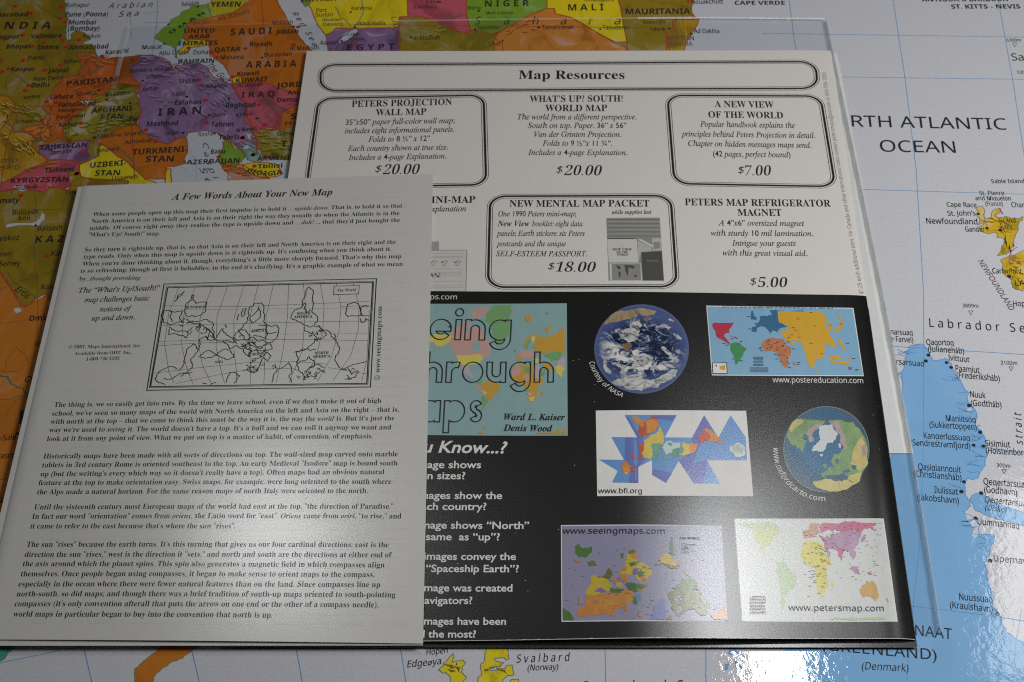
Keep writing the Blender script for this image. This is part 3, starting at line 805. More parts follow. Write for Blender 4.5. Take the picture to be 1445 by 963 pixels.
mt('sm', M_BLACK, [
 ('Kolhapur', 93.4, 10.4, 125.9, 10, 5.5), ('Rajkot', 116.8, 54, 141.4, 53.7, 5.5), ('Jodhpur', 89.5, 89.5, 114, 88.8, 5.5), ('Jhansi', 38, 85, 62, 84, 5.5), ('New Delhi', 46.7, 114.8, 88, 112.5, 5.5), ('Amritsar', 33, 141, 58, 138, 5),
 ('Salalah', 256, 9, 280.6, 7.8, 5.5), ('Muscat', 200, 70, 228.7, 69.2, 6), ('Abu Dhabi', 224, 78.5, 266, 76.4, 6), ('Doha', 272.8, 77.2, 293.5, 76.8, 6), ('Manama', 311, 84.4, 344, 83.5, 6), ('Quetta', 109.7, 135.4, 135.6, 134, 5.5),
 ('Mazar-e Sharif', 137.6, 195.7, 200, 190.5, 5.5), ('Ashgabat', 176, 204, 214, 200.5, 5.5), ('Qom', 298.7, 165.4, 317.2, 164.6, 5.5), ('Rasht', 280, 193, 300, 192.3, 6), ('Gorgan', 233.2, 191.2, 252.7, 190, 5.5), ('Yazd', 242.3, 136, 260.5, 134.7, 5.5), ('Kerman', 202, 129.5, 223.5, 127.2, 5.5),
 ('Bandar-e Abbas', 182.6, 103, 239.7, 100, 5.5), ('Zahedan', 206, 111.6, 230, 109.3, 5.5), ('Shiraz', 253, 118, 280, 115.5, 5.5), ('Abadan', 291, 125.5, 320, 122.6, 5.5), ('Al Basrah', 336, 124, 371, 121.5, 5), ('Kirkuk', 334, 165.5, 358, 162.6, 5.5), ('Al Mawsil', 333, 187, 362, 184, 5.5),
 ('Halab', 402.7, 178, 440, 176, 6.5), ('Gaziantep', 391, 192, 435, 190, 5.5), ('Buraydah', 373, 80.6, 412, 79.2, 5.5), ('Al Madinah', 409.3, 71.5, 450, 70, 5.5), ('Makkah', 383.4, 35.2, 413, 34.5, 5.5), ('Port', 446.4, 17.8, 461, 17.3, 5.5), ('Sudan', 445, 24.2, 470, 23.5, 5.5),
 ('Wadi Halfa', 504, 36.3, 543, 35.6, 5.5), ('Kareima', 496, 14.8, 524.8, 14.3, 5.5), ('(Nubian', 455, 30.5, 482, 30, 4.5), ('Desert)', 456, 37, 484, 36.4, 4.5), ('Aswan', 451, 63.8, 477, 63.2, 6), ('Lake', 490, 51, 506, 50.7, 4.5), ('Nasser', 492, 58, 515, 57.5, 4.5), ('Al Khufrah', 582.7, 57, 620.3, 56.4, 5.5), ('Faya', 602, 5.4, 619, 5, 5), ('(Largeau)', 583.2, 12.4, 617, 12, 5),
 ('Bilma', 659.8, 14.3, 678, 14, 5), ('Toummo', 673.5, 42.2, 704, 41.6, 5.5), ('Ghat', 689.6, 65, 706, 64.5, 5.5), ('Mont Greboun', 686, 21, 724, 20.6, 4.5), ('Nouakchott', 975.6, 6, 1021, 5.4, 6), ('Tamanrasset', 764.6, 42, 810.3, 41.4, 6), ('Taoudenni', 850.5, 42.2, 888, 42.2, 6),
 ('Ad Dakhla', 979.5, 47.2, 1015.3, 47.2, 6), ('Fderik', 918.5, 44.6, 939.3, 44.2, 5.5), ('Tombouctou', 823, 2.5, 866, 2.2, 5.5), ('Kediet Ijill', 908, 34, 938, 33.6, 4),
 ('Bishkek', 22, 268.2, 53.2, 266.6, 6), ('Balqash', 17.6, 303.8, 53, 302.3, 6.5), ('Koli', 26, 311.6, 42, 310.7, 6.5), ('Balqash', 52.7, 326.4, 87, 325, 7), ('Ayakoz', -8, 341, 26.7, 339, 7), ('Oskemen', -24, 363.5, 14.3, 362, 7), ('Semey', -1, 376.5, 28.5, 375, 7), ('Karaganda', 72.2, 361.4, 128, 359, 7),
 ('Kokshetau', 58.4, 409, 108, 406.6, 7), ('Ertis', 20.5, 410, 37, 422, 7), ("Ust'-Ishim", 48.8, 488.2, 88, 485.5, 7), ('Ob', 33.5, 537.8, 48.5, 543, 8), ('Surgut', 41.5, 563, 70, 561, 8), ('o-Sale', -6, 622.4, 22, 621.2, 8), ("Krasnosel'kup", -8, 648.5, 52, 643.5, 8), ('Taz', 9.9, 685.2, 26, 683.7, 8), ('Nakhodka', -3, 710.8, 38, 707, 8), ('ka', -4, 746, 10, 745, 8), ('Taraz', 92, 275, 112, 273.5, 6), ('Urganch', 158, 255, 194, 252.5, 6),
 ('Srinagar', 22.7, 175, 48, 173, 5.5), ('Dushanbe', 72, 219, 102, 215.5, 5.5), ('Samarkand', 137, 216, 168, 212.5, 5.5), ('Herat', 174, 173, 194, 171.5, 5.5), ('Kandahar', 150, 137, 186, 133, 5.5), ('Rawalpindi', 82, 159, 118, 156.5, 5), ('Peshawar', 80, 169, 122, 165, 5.5)])
mt('sm', M_GREY, [('Al Khali', 308, 30.5, 352.6, 18.5, 6), ('Rub', 273, 37, 295, 34, 5), ('Hindu', 19.5, 214, 74, 192.5, 7), ('(Desert)', -14, 240.5, 27, 239, 7), ('amo', -8, 230.4, 24.7, 229.3, 7), ('a', 4.5, 157, 13.5, 153, 9), ('WESTERN', 942.4, 57.2, 979.5, 57.2, 6), ('SAHARA', 945.3, 65.6, 977.5, 65, 6), ('(France)', 1391, 290.8, 1415.7, 290.8, 6),
 ('Euphrates', 370, 143, 408, 161, 5), ('Tigris', 372, 158, 380, 174, 5), ('Libyan', 552, 25, 562, 60, 5), ('Tibesti', 620, 36, 655, 22, 5)])
text(LM, SM, 'NEWFOUNDLAND', 1379.9, 369, 1425, 438.6, 6, M_GREY, 'sm', 7.6, mm=2.2)
mt('si', M_BLACK, [('A r a b i a n', 153, 12.3, 215, 10.5, 7.5), ('S e a', 167.5, 24.2, 195.7, 22.8, 7.5), ('The Gulf', 291, 93, 319, 119, 6),
 ('S', 670, 35, 678, 35, 11), ('a', 711, 35, 719, 35, 11), ('h', 751, 35, 760, 35, 11), ('a', 791, 35, 799.5, 35, 11), ('r', 831, 35, 837, 35, 11), ('a', 867, 35, 876, 35, 11),
 ('Hopen', 601.9, 925.2, 632.5, 921.6, 8.5), ('Edgeøya', 574.9, 942.4, 623.4, 937.5, 9.5), ('S v a l b a r d', 729, 935.6, 804.9, 933, 11.5), ('(Norway)', 744.7, 946.8, 788.3, 945.4, 8.5), ('G r e e n l a n d   S e a', 820, 978, 992, 976, 16),
 ('Qeqertarsuaq', 1389.7, 709, 1455, 716, 8.5), ('(Disko)', 1390.2, 720.2, 1420.6, 724, 8.5), ('(Denmark)', 1216.3, 945, 1282.5, 948.3, 10.5)])
text(LM, SM, 'R e d   S e a', 0, 0, 0, 0, 8, M_BLACK, 'si', 7.6, path=[(412, 19), (421, 31), (430, 45), (437, 56), (442, 66)], mm=2.3)
text(LM, SM, 'C a s p i a n', 0, 0, 0, 0, 7, M_BLACK, 'si', 7.6, path=[(286, 203), (289, 222), (294, 238), (304, 258), (318, 276)], mm=2.1)
text(LM, SM, 'S e a', 281, 238, 300, 275, 7, M_BLACK, 'si', 7.6, mm=2.3)
text(LM, SM, 's t r a i t', 1443.5, 628, 1441, 583, 8, M_BLACK, 'si', 7.6, mm=2.6)
mt('s', M_BLACK, [('RTH ATLANTIC', 1202.5, 179, 1421.4, 183.6, 15.8), ('NO', 1163, 178, 1194, 178.7, 15.8), ('OCEAN', 1242.8, 214.4, 1349.2, 216.2, 16.2), ('6300m', 1420.9, 59.2, 1441, 59, 4.2), ('Sargasso', 1428.4, 85.9, 1500, 86.5, 10), ('5300m', 1435.7, 104.4, 1456, 104.6, 4.2),
 ('3809m', 1358.6, 434.2, 1381, 434.4, 5), ('3100m', 1412.3, 515, 1435.7, 515.8, 5.5), ('300m', 1406.6, 659.8, 1426, 660.6, 5.5), ('L a b r a d o r   S e a', 1311.8, 461.6, 1460, 470.5, 12), ('(GREENLAND)', 1160.5, 917.5, 1322, 932, 15), ('NAAT', 1291.6, 897, 1343.5, 902.7, 15), ('KALAALLIT NU', 1120, 879, 1286, 896.4, 15), ('LABRADOR', 1433, 403.6, 1500, 405, 8)])
mt('sm', M_BLACK, [('Sable Island', 1399.3, 259, 1446, 258.8, 5.5), ('St. Pierre', 1382.4, 275.8, 1417.5, 275.8, 6), ('and Miquelon', 1376.7, 283, 1427, 283.4, 6), ('Cape Race', 1336.5, 292.2, 1378.5, 292.9, 6.5), ("St. John's", 1337.8, 305, 1377.3, 304.6, 7), ('Newfoundland', 1307.7, 316, 1379.8, 317.2, 8),
 ('Gander', 1362.5, 327.2, 1390, 327.7, 7), ('Grand', 1409.7, 314.2, 1433.6, 314.6, 7), ('Falls', 1412.8, 323.2, 1429, 323.4, 7), ('Charlottetown', 1427.9, 292.9, 1483, 293.4, 7), ('Cartwright', 1401, 386.3, 1442.7, 386.9, 7.5), ('Hopedale', 1430.5, 432.4, 1470, 433, 7.5),
 ('Nunarsuaq', 1246, 471.6, 1288, 473.8, 7.5), ('(Cape Farvel)', 1240, 481, 1289, 484, 7.5), ('Qaqortoq', 1307.7, 487, 1346, 488, 8), ('(Julianehåb)', 1309.8, 496.2, 1361, 499.7, 8), ('Ivittuut', 1338.3, 508.8, 1368, 511.7, 8), ('Paamiut', 1348.7, 524.2, 1382.4, 526.9, 8.5), ('(Frederikshåb)', 1350, 533.3, 1411, 538.6, 8.5), ('Narsarsuaq', 1252, 513.4, 1304, 517.8, 8),
 ('Nuuk', 1369.5, 560.7, 1391, 562.5, 8.5), ('(Godthåb)', 1370.2, 572.9, 1413.6, 575.7, 8.5), ('Maniitsoq', 1335, 594.4, 1377, 597, 8.5), ('(Sukkertoppen)', 1311.8, 603.5, 1378.5, 607.4, 8.5), ('Kangerlussuaq', 1303.8, 619, 1368.7, 622.5, 8.5), ('(Søndrestrømfjord)', 1285, 628.7, 1369.5, 634, 8.5), ('Sisimiut', 1390.7, 630, 1425.8, 632, 8.8), ('(Holsteinborg)', 1391.5, 640, 1453, 644, 8.8),
 ('Qasigiannguit', 1296, 663.2, 1356, 667.6, 9), ('(Christianshåb)', 1289.2, 672.8, 1357, 678.8, 9), ('Ilulissat', 1318.3, 695.7, 1351.8, 698.8, 9), ('(Jakobshavn)', 1294.2, 706, 1353.4, 711.2, 9), ('Qeqertarsuaq', 1388.2, 684, 1452, 689, 9), ('(Godhavn)', 1389, 695.2, 1435.7, 699.6, 9), ('Uummannaq', 1379.8, 740.5, 1438.3, 746.4, 9), ('Upernavik', 1402.7, 792.4, 1459, 797.4, 9), ('Nuussuaq', 1353.9, 846.9, 1400.6, 850.8, 9.3), ('(Kraulshavn)', 1340.4, 858, 1401, 864.6, 9.3)])

# ------------------------------------------------------------------ the clear sleeve and the sheet inside it
flat = lambda z: (lambda s, t: z)
ins = empty('folded_sheet', 'plain white sheet inside the clear sleeve, showing as a strip beside the brochure', 'paper')
SI = Surf([(500, 79), (1181, 76), (1288.5, 640), (430, 640)], [0.0005] * 4, lambda s, t: 0.0005 + 0.0002 * math.sin(s * 3.14))
sheet(SI, WHITE, 0.0002, 30, 30).build('sheet', ins, True)

slv = empty('plastic_sleeve', 'clear plastic sleeve with welded edges under the brochure and leaflet', 'sleeve')
film, nt, b = principled('sleeve_film')
nt.nodes.remove(b)
tr = nt.nodes.new('ShaderNodeBsdfTransparent')
tr.inputs[0].default_value = (0.958, 0.970, 0.976, 1)
gl = nt.nodes.new('ShaderNodeBsdfGlossy')
gl.inputs['Roughness'].default_value = 0.28
gl.inputs['Color'].default_value = (0.9, 0.92, 0.95, 1)
mx = nt.nodes.new('ShaderNodeMixShader')
ge = nt.nodes.new('ShaderNodeNewGeometry')
fm = nt.nodes.new('ShaderNodeMath')
fm.operation = 'MULTIPLY_ADD'
fm.inputs[1].default_value = -0.012
fm.inputs[2].default_value = 0.012
nt.links.new(ge.outputs['Backfacing'], fm.inputs[0])
nt.links.new(fm.outputs[0], mx.inputs[0])
nt.links.new(tr.outputs[0], mx.inputs[1])
nt.links.new(gl.outputs[0], mx.inputs[2])
nt.links.new(mx.outputs[0], nt.nodes['Material Output'].inputs['Surface'])
SS = Surf([(181, 37), (1162, 27), (1325, 897), (-42, 909)], [0.0009] * 4, lambda s, t: 0.0009 + 0.00015 * math.sin(6 * s + 4 * t))
sheet(SS, film, 0.00006, 24, 24).build('film', slv, True)

def weld_mat(name, tint, mixk, rough, white=0.55):
    m, nt, b = principled(name)
    nt.nodes.remove(b)
    tr = nt.nodes.new('ShaderNodeBsdfTransparent')
    tr.inputs[0].default_value = (*tint, 1)
    g = nt.nodes.new('ShaderNodeBsdfPrincipled')
    g.inputs['Base Color'].default_value = (white, white * 1.04, white * 1.05, 1)
    g.inputs['Roughness'].default_value = rough
    g.inputs['Specular IOR Level'].default_value = 0.9
    n, _ = add_noise(nt, 900, 3, 0.7, (1, 0.5, 1))
    bp = nt.nodes.new('ShaderNodeBump')
    bp.inputs['Strength'].default_value = 0.9
    bp.inputs['Distance'].default_value = 0.0006
    nt.links.new(n.outputs[0], bp.inputs['Height'])
    nt.links.new(bp.outputs[0], g.inputs['Normal'])
    mx = nt.nodes.new('ShaderNodeMixShader')
    mx.inputs[0].default_value = mixk
    nt.links.new(tr.outputs[0], mx.inputs[1])
    nt.links.new(g.outputs[0], mx.inputs[2])
    nt.links.new(mx.outputs[0], nt.nodes['Material Output'].inputs['Surface'])
    return m
WELD = weld_mat('sleeve_weld_shaded', (0.74, 0.78, 0.79), 0.15, 0.12)  # weld tinted grey, painting in the shadow along the inner sheet's edge
LIP = weld_mat('sleeve_lip', (0.95, 0.97, 0.97), 0.30, 0.15)

SOFT = weld_mat('sleeve_edge_glint', (0.97, 0.985, 0.985), 0.22, 0.2, 0.85)  # whitish bead: the highlight on the sleeve edge, put into the colour
FAINT = weld_mat('sleeve_edge', (0.98, 0.99, 0.99), 0.07, 0.2, 0.85)  # same bead left nearly clear where the painted highlight fades out
RIM = weld_mat('sleeve_rim_glint', (0.97, 0.98, 0.98), 0.6, 0.15, 0.9)  # whitest stretch of the top bead, its bright line painted in

def ridge(mb, surf, p, r, h, mat, lay, n=8, step=0.003):
    """a low half-round bead along a photograph polyline"""
    w = wpts(surf, p)
    q = []
    for i in range(len(w) - 1):
        a, b = w[i], w[i + 1]
        k = max(1, int(math.hypot(b[0] - a[0], b[1] - a[1]) / step))
        for j in range(k):
            q.append((a[0] + (b[0] - a[0]) * j / k, a[1] + (b[1] - a[1]) * j / k))
    q.append(w[-1])
    vs = []
    for i, (x, y) in enumerate(q):
        a, c = q[max(0, i - 1)], q[min(len(q) - 1, i + 1)]
        t = Vector((c[0] - a[0], c[1] - a[1])).normalized()
        rr = r * (1 + 0.12 * math.sin(i * 1.3) + 0.08 * rnd.uniform(-1, 1))
        for k in range(n + 1):
            th = math.pi * k / n
            vs.append((x - t.y * rr * math.cos(th), y + t.x * rr * math.cos(th), surf.z(x, y) + lay * LAY + h * math.sin(th)))
    fs = [[i * (n + 1) + k, (i + 1) * (n + 1) + k, (i + 1) * (n + 1) + k + 1, i * (n + 1) + k + 1] for i in range(len(q) - 1) for k in range(n)]
    mb.add(vs, fs, mat)
mb = MB()
ridge(mb, SS, [(1164, 30), (1177, 96), (1212, 262), (1240, 400), (1262, 515), (1281, 622), (1297, 720), (1313, 820), (1324, 893)], 0.00075, 0.00035, WELD, 2)
ridge(mb, SS, [(1166.5, 30), (1180.5, 96), (1215.5, 262), (1243.5, 400), (1265.5, 515), (1284.5, 622), (1301, 720), (1317, 820), (1328, 893)], 0.00035, 0.0003, LIP, 2)
mb.build('side_seam', slv, True)
mb = MB()
ridge(mb, SS, [(182, 38), (400, 33), (560, 30.3)], 0.0005, 0.0004, FAINT, 2)
ridge(mb, SS, [(560, 30.3), (700, 28), (900, 26.2)], 0.0005, 0.0004, SOFT, 2)
ridge(mb, SS, [(900, 26.2), (1000, 25.5), (1163, 27)], 0.00055, 0.0004, RIM, 2)
mb.build('top_seam', slv, True)
mb = MB()
ridge(mb, SS, [(181, 38), (172, 74), (164, 108)], 0.0011, 0.0004, SOFT, 2)
ridge(mb, SS, [(164, 108), (140, 190), (118, 262), (60, 540), (5, 780)], 0.0011, 0.0004, FAINT, 2)
mb.build('side_seam', slv, True)

# ------------------------------------------------------------------ the brochure
bro = empty('brochure', 'black and white folded brochure headed Map Resources with small map pictures', 'brochure')
BW = 0.2159
def bz(s, t):
    s1, t1 = min(max(s, 0), 1), min(max(t, 0), 1)
    z = 0.0019 + 0.00135 * math.exp(-((s1 - 0.60) / 0.22) ** 2) * (1 - t1) ** 0.8 * (1 if s1 > 0.6 else 0.25 + 0.75 * max(0, (s1 - 0.3) / 0.3)) + 0.0005 * s1 * (1 - t1) + 0.00010 * math.sin(7 * s1 + 2 * t1) * (1 - 0.4 * t1)
    d = (1 - s1) * BW
    R0 = 0.0095
    if d < R0:
        h = 0.0003 + 0.0007 * (1 - t1)
        z -= h * (1 - math.sqrt(max(0.0, 1 - ((R0 - d) / R0) ** 2)))
    return z
SB = Surf([(433, 72.5), (1172.5, 72), (1291.5, 904), (309, 907)], [0.0019, 0.0017, 0.0014, 0.0019], bz)
SBB = Surf([(436, 76), (1174, 76), (1294.5, 914), (311, 913)], [0.0012] * 4, flat(0.00122))
sheet(SBB, PAPER, 0.00012, 20, 20, lambda t: BLACK if t < 0.49 else PAPER).build('back_page', bro, True)
sheet(SB, PAPER, 0.00012, 90, 60).build('front_page', bro, True)

def rounded(c, r, k, n=10):
    """rounded frame between four photograph points, shrunk by k metres"""
    w = [Vector(p) for p in wpts(SB, c)]
    cen = sum(w, Vector((0, 0))) / 4
    out = []
    m = len(w)
    for i in range(m):
        p, a, b = w[i], w[i - 1], w[(i + 1) % m]
        da, db = (a - p).normalized(), (b - p).normalized()
        p = p + (da + db) * k
        rr = r - k
        for j in range(n + 1):
            u = j / n
            A_, B_ = p + da * rr, p + db * rr
            th = u * math.pi / 2
            o = p + (da + db) * rr
            q = o - db * rr * math.cos(th) - da * rr * math.sin(th)
            out.append((q.x, q.y))
    return out
def box(c, r, name, label, corners_only=False):
    mb = MB()
    for k, wd, m in ((0.0, 0.00024, INK), (0.00105, 0.00092, INK), (0.0021, 0.00024, INK)):
        strip(mb, SB, rounded(c, r, k), wd, m, 2, True, 0.004)
    return mb
mb = box([(448.5, 89.5), (1154, 85), (1158, 127.5), (449, 131)], 0.0078, 'border', '')
tbx = mb.build('title_box', bro, label='long pill shaped frame around the title Map Resources')
mb = MB(); text(mb, SB, 'Map Resources', 731.7, 111.8, 881.4, 111.8, 12, INK, 'b', 3); T_TITLE = (mb, tbx)
TXT = [T_TITLE]
def entry(name, label, frame, rows):
    if frame:
        e = box(frame[0], frame[1], name, label).build(name, bro, label=label)
    else:
        e = None
    mb, mp = MB(), MB()
    for t, x0, y0, x1, y1, cap, st in rows:
        text(mp if st == 'p' else mb, SB, t, x0, y0, x1, y1, cap, INK, st, 3)
    TXT.append((mb, e if e else bro))
    if any(r_[-1] == 'p' for r_ in rows):
        TXT.append((mp, e if e else bro, 'price'))
def price(v, x0, y, x1, y1=None):
    y1 = y if y1 is None else y1
    return [('$', x0, y - 3.6, x0 + 9.5, y - 3.6, 9.2, 'p'), (v, x0 + 11, y, x1, y1, 13.6, 'p')]
entry('price_box', 'framed entry for the wall map', ([(446.5, 137), (686, 132), (690, 263.5), (428, 268)], 0.0070), [
 ('PETERS PROJECTION', 496, 151.5, 637.7, 148.2, 9, 'b'), ('WALL MAP', 530, 163.4, 601.4, 162.2, 9, 'b'), ('35”x50” paper full-color wall map;', 487.7, 176.5, 641.6, 173.9, 7.6, 'i'), ('includes eight informational panels.', 486.4, 188.7, 641, 186.3, 7.6, 'i'),
 ('Folds to 8 ½” x 12”', 519.4, 200.6, 606.6, 199, 7.6, 'i'), ('Each country shown at true size.', 490.5, 213.6, 632.5, 211.5, 7.6, 'i'), ('Includes a 4-page Explanation.', 491.6, 226.3, 630, 224, 7.6, 'i')] + price('20.00', 529, 246.5, 592, 246))
entry('price_entry', '', None, [
 ('WHAT’S UP? SOUTH!', 747.3, 144.2, 878.8, 143.7, 9, 'b'), ('WORLD MAP', 769.3, 157.2, 856.8, 157.2, 9, 'b'), ('The world from a different perspective.', 730.4, 168.9, 898.3, 168.9, 7.6, 'i'), ('South on top. Paper. 36” x 56”', 744.7, 181, 884.3, 181, 7.6, 'i'),
 ('Van der Grinten Projection.', 753.7, 193.5, 877, 193.5, 7.6, 'i'), ('Folds to 9 ½”x 11 ¾”.', 765.4, 206, 864, 206.3, 7.6, 'i'), ('Includes a 4-page Explanation.', 745.2, 219, 885.6, 219.3, 7.6, 'i')] + price('20.00', 784.9, 247.6, 849.3, 248))
entry('price_box', 'framed entry for the handbook', ([(938, 132.5), (1161, 133.5), (1183, 266.5), (948, 262)], 0.0072), [
 ('A NEW VIEW', 1008.6, 151.5, 1092.2, 152.5, 9, 'b'), ('OF THE WORLD', 999.8, 166.3, 1105.4, 167.5, 9, 'b'), ('Popular handbook explains the', 988, 179, 1122, 181, 7.8, 'i'), ('principles behind Peters Projection in detail.', 961.4, 192.8, 1150.6, 195.2, 7.8, 'i'),
 ('Chapter on hidden messages maps send.', 971.2, 206.3, 1145.4, 209, 7.8, 'i'), ('(42 pages, perfect bound)', 1006.3, 221, 1115.8, 222.5, 7.8, 'i')] + price('7.00', 1041.3, 248.2, 1089.1, 248))
entry('price_entry', '', None, [('MINI-MAP', 594, 287, 670.7, 286.4, 9.4, 'b'), ('with Explanation', 579, 299.4, 657.7, 298.4, 7.8, 'i')])
entry('price_box', 'framed entry for the packet, with a small grey photo', ([(688, 274.5), (950, 274), (959.5, 408), (684.5, 408.5)], 0.0072), [
 ('NEW MENTAL MAP PACKET', 719, 292.2, 916.5, 292, 9.5, 'b'), ('while supplies last', 863.3, 302.5, 919.8, 302, 5.4, 'bi'), ('One 1990 Peters mini-map;', 703, 305.6, 812.9, 305.6, 7.6, 'i'), ('New View', 702, 319.6, 747, 319.6, 7.8, 'bi'), ('booklet: eight data', 751, 319.6, 822, 319.7, 7.6, 'i'),
 ('panels; Earth stickers: six Peters', 700.5, 333.2, 825, 333.4, 7.6, 'i'), ('postcards and the unique', 700.5, 347.8, 798.6, 347.8, 7.6, 'i'), ('SELF-ESTEEM PASSPORT.', 700, 361.8, 828.5, 362, 7.6, 'i')] + price('18.00', 773.2, 383.8, 840.7, 384.2))
entry('price_entry', '', None, [
 ('PETERS MAP REFRIGERATOR', 966.6, 290, 1172.7, 292, 9.6, 'b'), ('MAGNET', 1041.3, 305, 1103.4, 305, 9.6, 'b'), ('A 4”x6” oversized magnet', 1013.3, 318.5, 1135.3, 319.3, 7.8, 'i'), ('with sturdy 10 mil lamination.', 1003.4, 332.8, 1148, 333.6, 7.8, 'i'),
 ('Intrigue your guests', 1033.3, 347.1, 1123.4, 347.4, 7.8, 'i'), ('with this great visual aid.', 1019.8, 360.8, 1139.7, 361.6, 7.8, 'i')] + price('5.00', 1058.7, 405.6, 1112, 405.8))
mb = MB()
text(mb, SB, '$1.25 each additional item. For Canada and other international rates contact petersmaps@aol.com or 800-736-1293', 0, 0, 0, 0, 6, INK_SOFT, 's', 3, path=[(1218.5, 415), (1203, 330), (1188.5, 249), (1176, 175), (1165, 103)], mm=1.55)
TXT.append((mb, bro))

# the two small grey photographs
GRP = (845, 290, 8.026)
G1, G2, G3, G4 = P('grey_mid', (0.27, 0.27, 0.25)), P('grey_pale', (0.47, 0.46, 0.43)), P('grey_dark', (0.085, 0.085, 0.075)), P('grey_light', (0.60, 0.59, 0.56))
mb = MB()
quad(mb, SB, pts("85,145 690,140 738,855 112,855", GRP), G1, 2.4, 16, 16)
for s, m, l in [("95,385 430,385 450,650 112,650", G4, 3), ("120,660 475,655 495,855 130,855", G4, 3), ("145,665 470,660 480,850 150,850", G1, 4), ("482,535 715,520 738,852 500,852", G3, 4), ("600,370 700,370 712,515 615,515", G2, 3), ("620,420 690,415 695,490 625,495", G1, 4), ("440,380 480,385 630,465 600,475 460,400", G4, 4), ("440,400 600,480 600,520 480,530 450,640", G2, 3.5)]:
    poly(mb, SB, pts(s, GRP), m, l + 1, 0, 0.003)
for i in range(9):
    y = 165 + i * 23
    strip(mb, SB, wpts(SB, pts(f"{100},{y} {690},{y}", GRP)), 0.0002, G2 if i % 2 else G3, 4, False, 0.003)
strip(mb, SB, wpts(SB, pts("95,378 400,378", GRP)), 0.0004, G3, 7)
for s in ["190,680 240,690 250,730 215,720", "220,750 255,770 235,830", "290,680 340,680 330,800 300,740", "340,680 410,690 390,720 350,710", "400,790 435,790 430,815 405,812"]:
    poly(mb, SB, pts(s, GRP), G3, 7, 0.0001, 0.003)
for t, x0, x1, y, cap in [('A', 258, 272, 475, 16), ('NEW VIEW', 155, 375, 515, 27), ('OF THE', 200, 335, 545, 24), ('WORLD', 205, 330, 572, 22)]:
    a, c = pts(f"{x0},{y} {x1},{y}", GRP)
    text(mb, SB, t, a[0], a[1], c[0], c[1], cap / 8.026, INK, 'b', 7)
text(mb, SB, 'PASSPORT', *pts("545,640", GRP)[0], *pts("680,640", GRP)[0], 2.2, G1, 'sb', 7)
TXT.append((mb, bro, 'photo', 'small grey photo of the packet contents'))
GR2 = (595, 330, 10.7)
mb = MB()
quad(mb, SB, pts("-500,255 683,250 668,868 -560,868", GR2), P('page_grey', (0.60, 0.59, 0.56)), 2, 6, 6)
strip(mb, SB, wpts(SB, pts("-500,252 683,250 668,868", GR2)), 0.00025, INK_SOFT, 3)
for y in (300, 345, 360, 535, 585, 605, 640, 720, 790, 820):
    strip(mb, SB, wpts(SB, pts(f"100,{y} {620 if y != 600 else 500},{y - 4}", GR2)), 0.00035, G2, 2.6)
poly(mb, SB, pts("60,120 262,118 262,258 60,258", GR2), P('grey_square', (0.36, 0.355, 0.34)), 3.4)
for x in (170, 340, 535):
    for k in range(5):
        dx = x - 45 + k * 20
        strip(mb, SB, wpts(SB, [pts(f"{dx},{420 + (k % 2) * 26}", GR2)[0], pts(f"{dx + 22},{446 - (k % 3) * 20}", GR2)[0]]), 0.0003, INK, 3.5)
    strip(mb, SB, wpts(SB, pts(f"{x - 30},478 {x + 30},476", GR2)), 0.00025, INK, 3.5)
for k in range(9):
    dx = 110 + k * 19
    strip(mb, SB, wpts(SB, [pts(f"{dx},{655 - (k % 3) * 26}", GR2)[0], pts(f"{dx + 20},{618 + (k % 4) * 14}", GR2)[0]]), 0.0004, INK, 3.5)
mb.build('photo', bro, label='pale picture of a page beside the leaflet edge')

# the black panel
mb = MB()
NXP = 90
t_top = [hmap(SB.H, *SB.xy(px, py))[1] for px, py in ((640, 411.2), (1219, 417.6))]
for j in range(51):
    for i in range(NXP + 1):
        u = 0.5 - 0.5 * math.cos(math.pi * i / NXP)
        tt = (t_top[0] + (t_top[1] - t_top[0]) * (u - 0.3) / 0.68)
        v = 0.0006 + (tt - 0.0006) * j / 50
        x, y = hmap(SB.Hi, u * 1.0006, v)
        mb.v.append((x, y, SB.zf(u, v) + 1.4 * LAY))
mb.add([], [], BLACK)
for j in range(50):
    for i in range(NXP):
        a = j * (NXP + 1) + i
        mb.f.append([a, a + 1, a + NXP + 2, a + NXP + 1]); mb.m.append(0)
base = len(mb.v)
for j in range(51):            # the print carries round the fold
    x, y, z = mb.v[j * (NXP + 1) + NXP]
    mb.v.append((x + 0.00006, y, z - 0.0007))
for j in range(50):
    a, b_ = j * (NXP + 1) + NXP, (j + 1) * (NXP + 1) + NXP
    mb.f.append([a, base + j, base + j + 1, b_]); mb.m.append(0)
panel = mb.build('black_panel', bro, True)

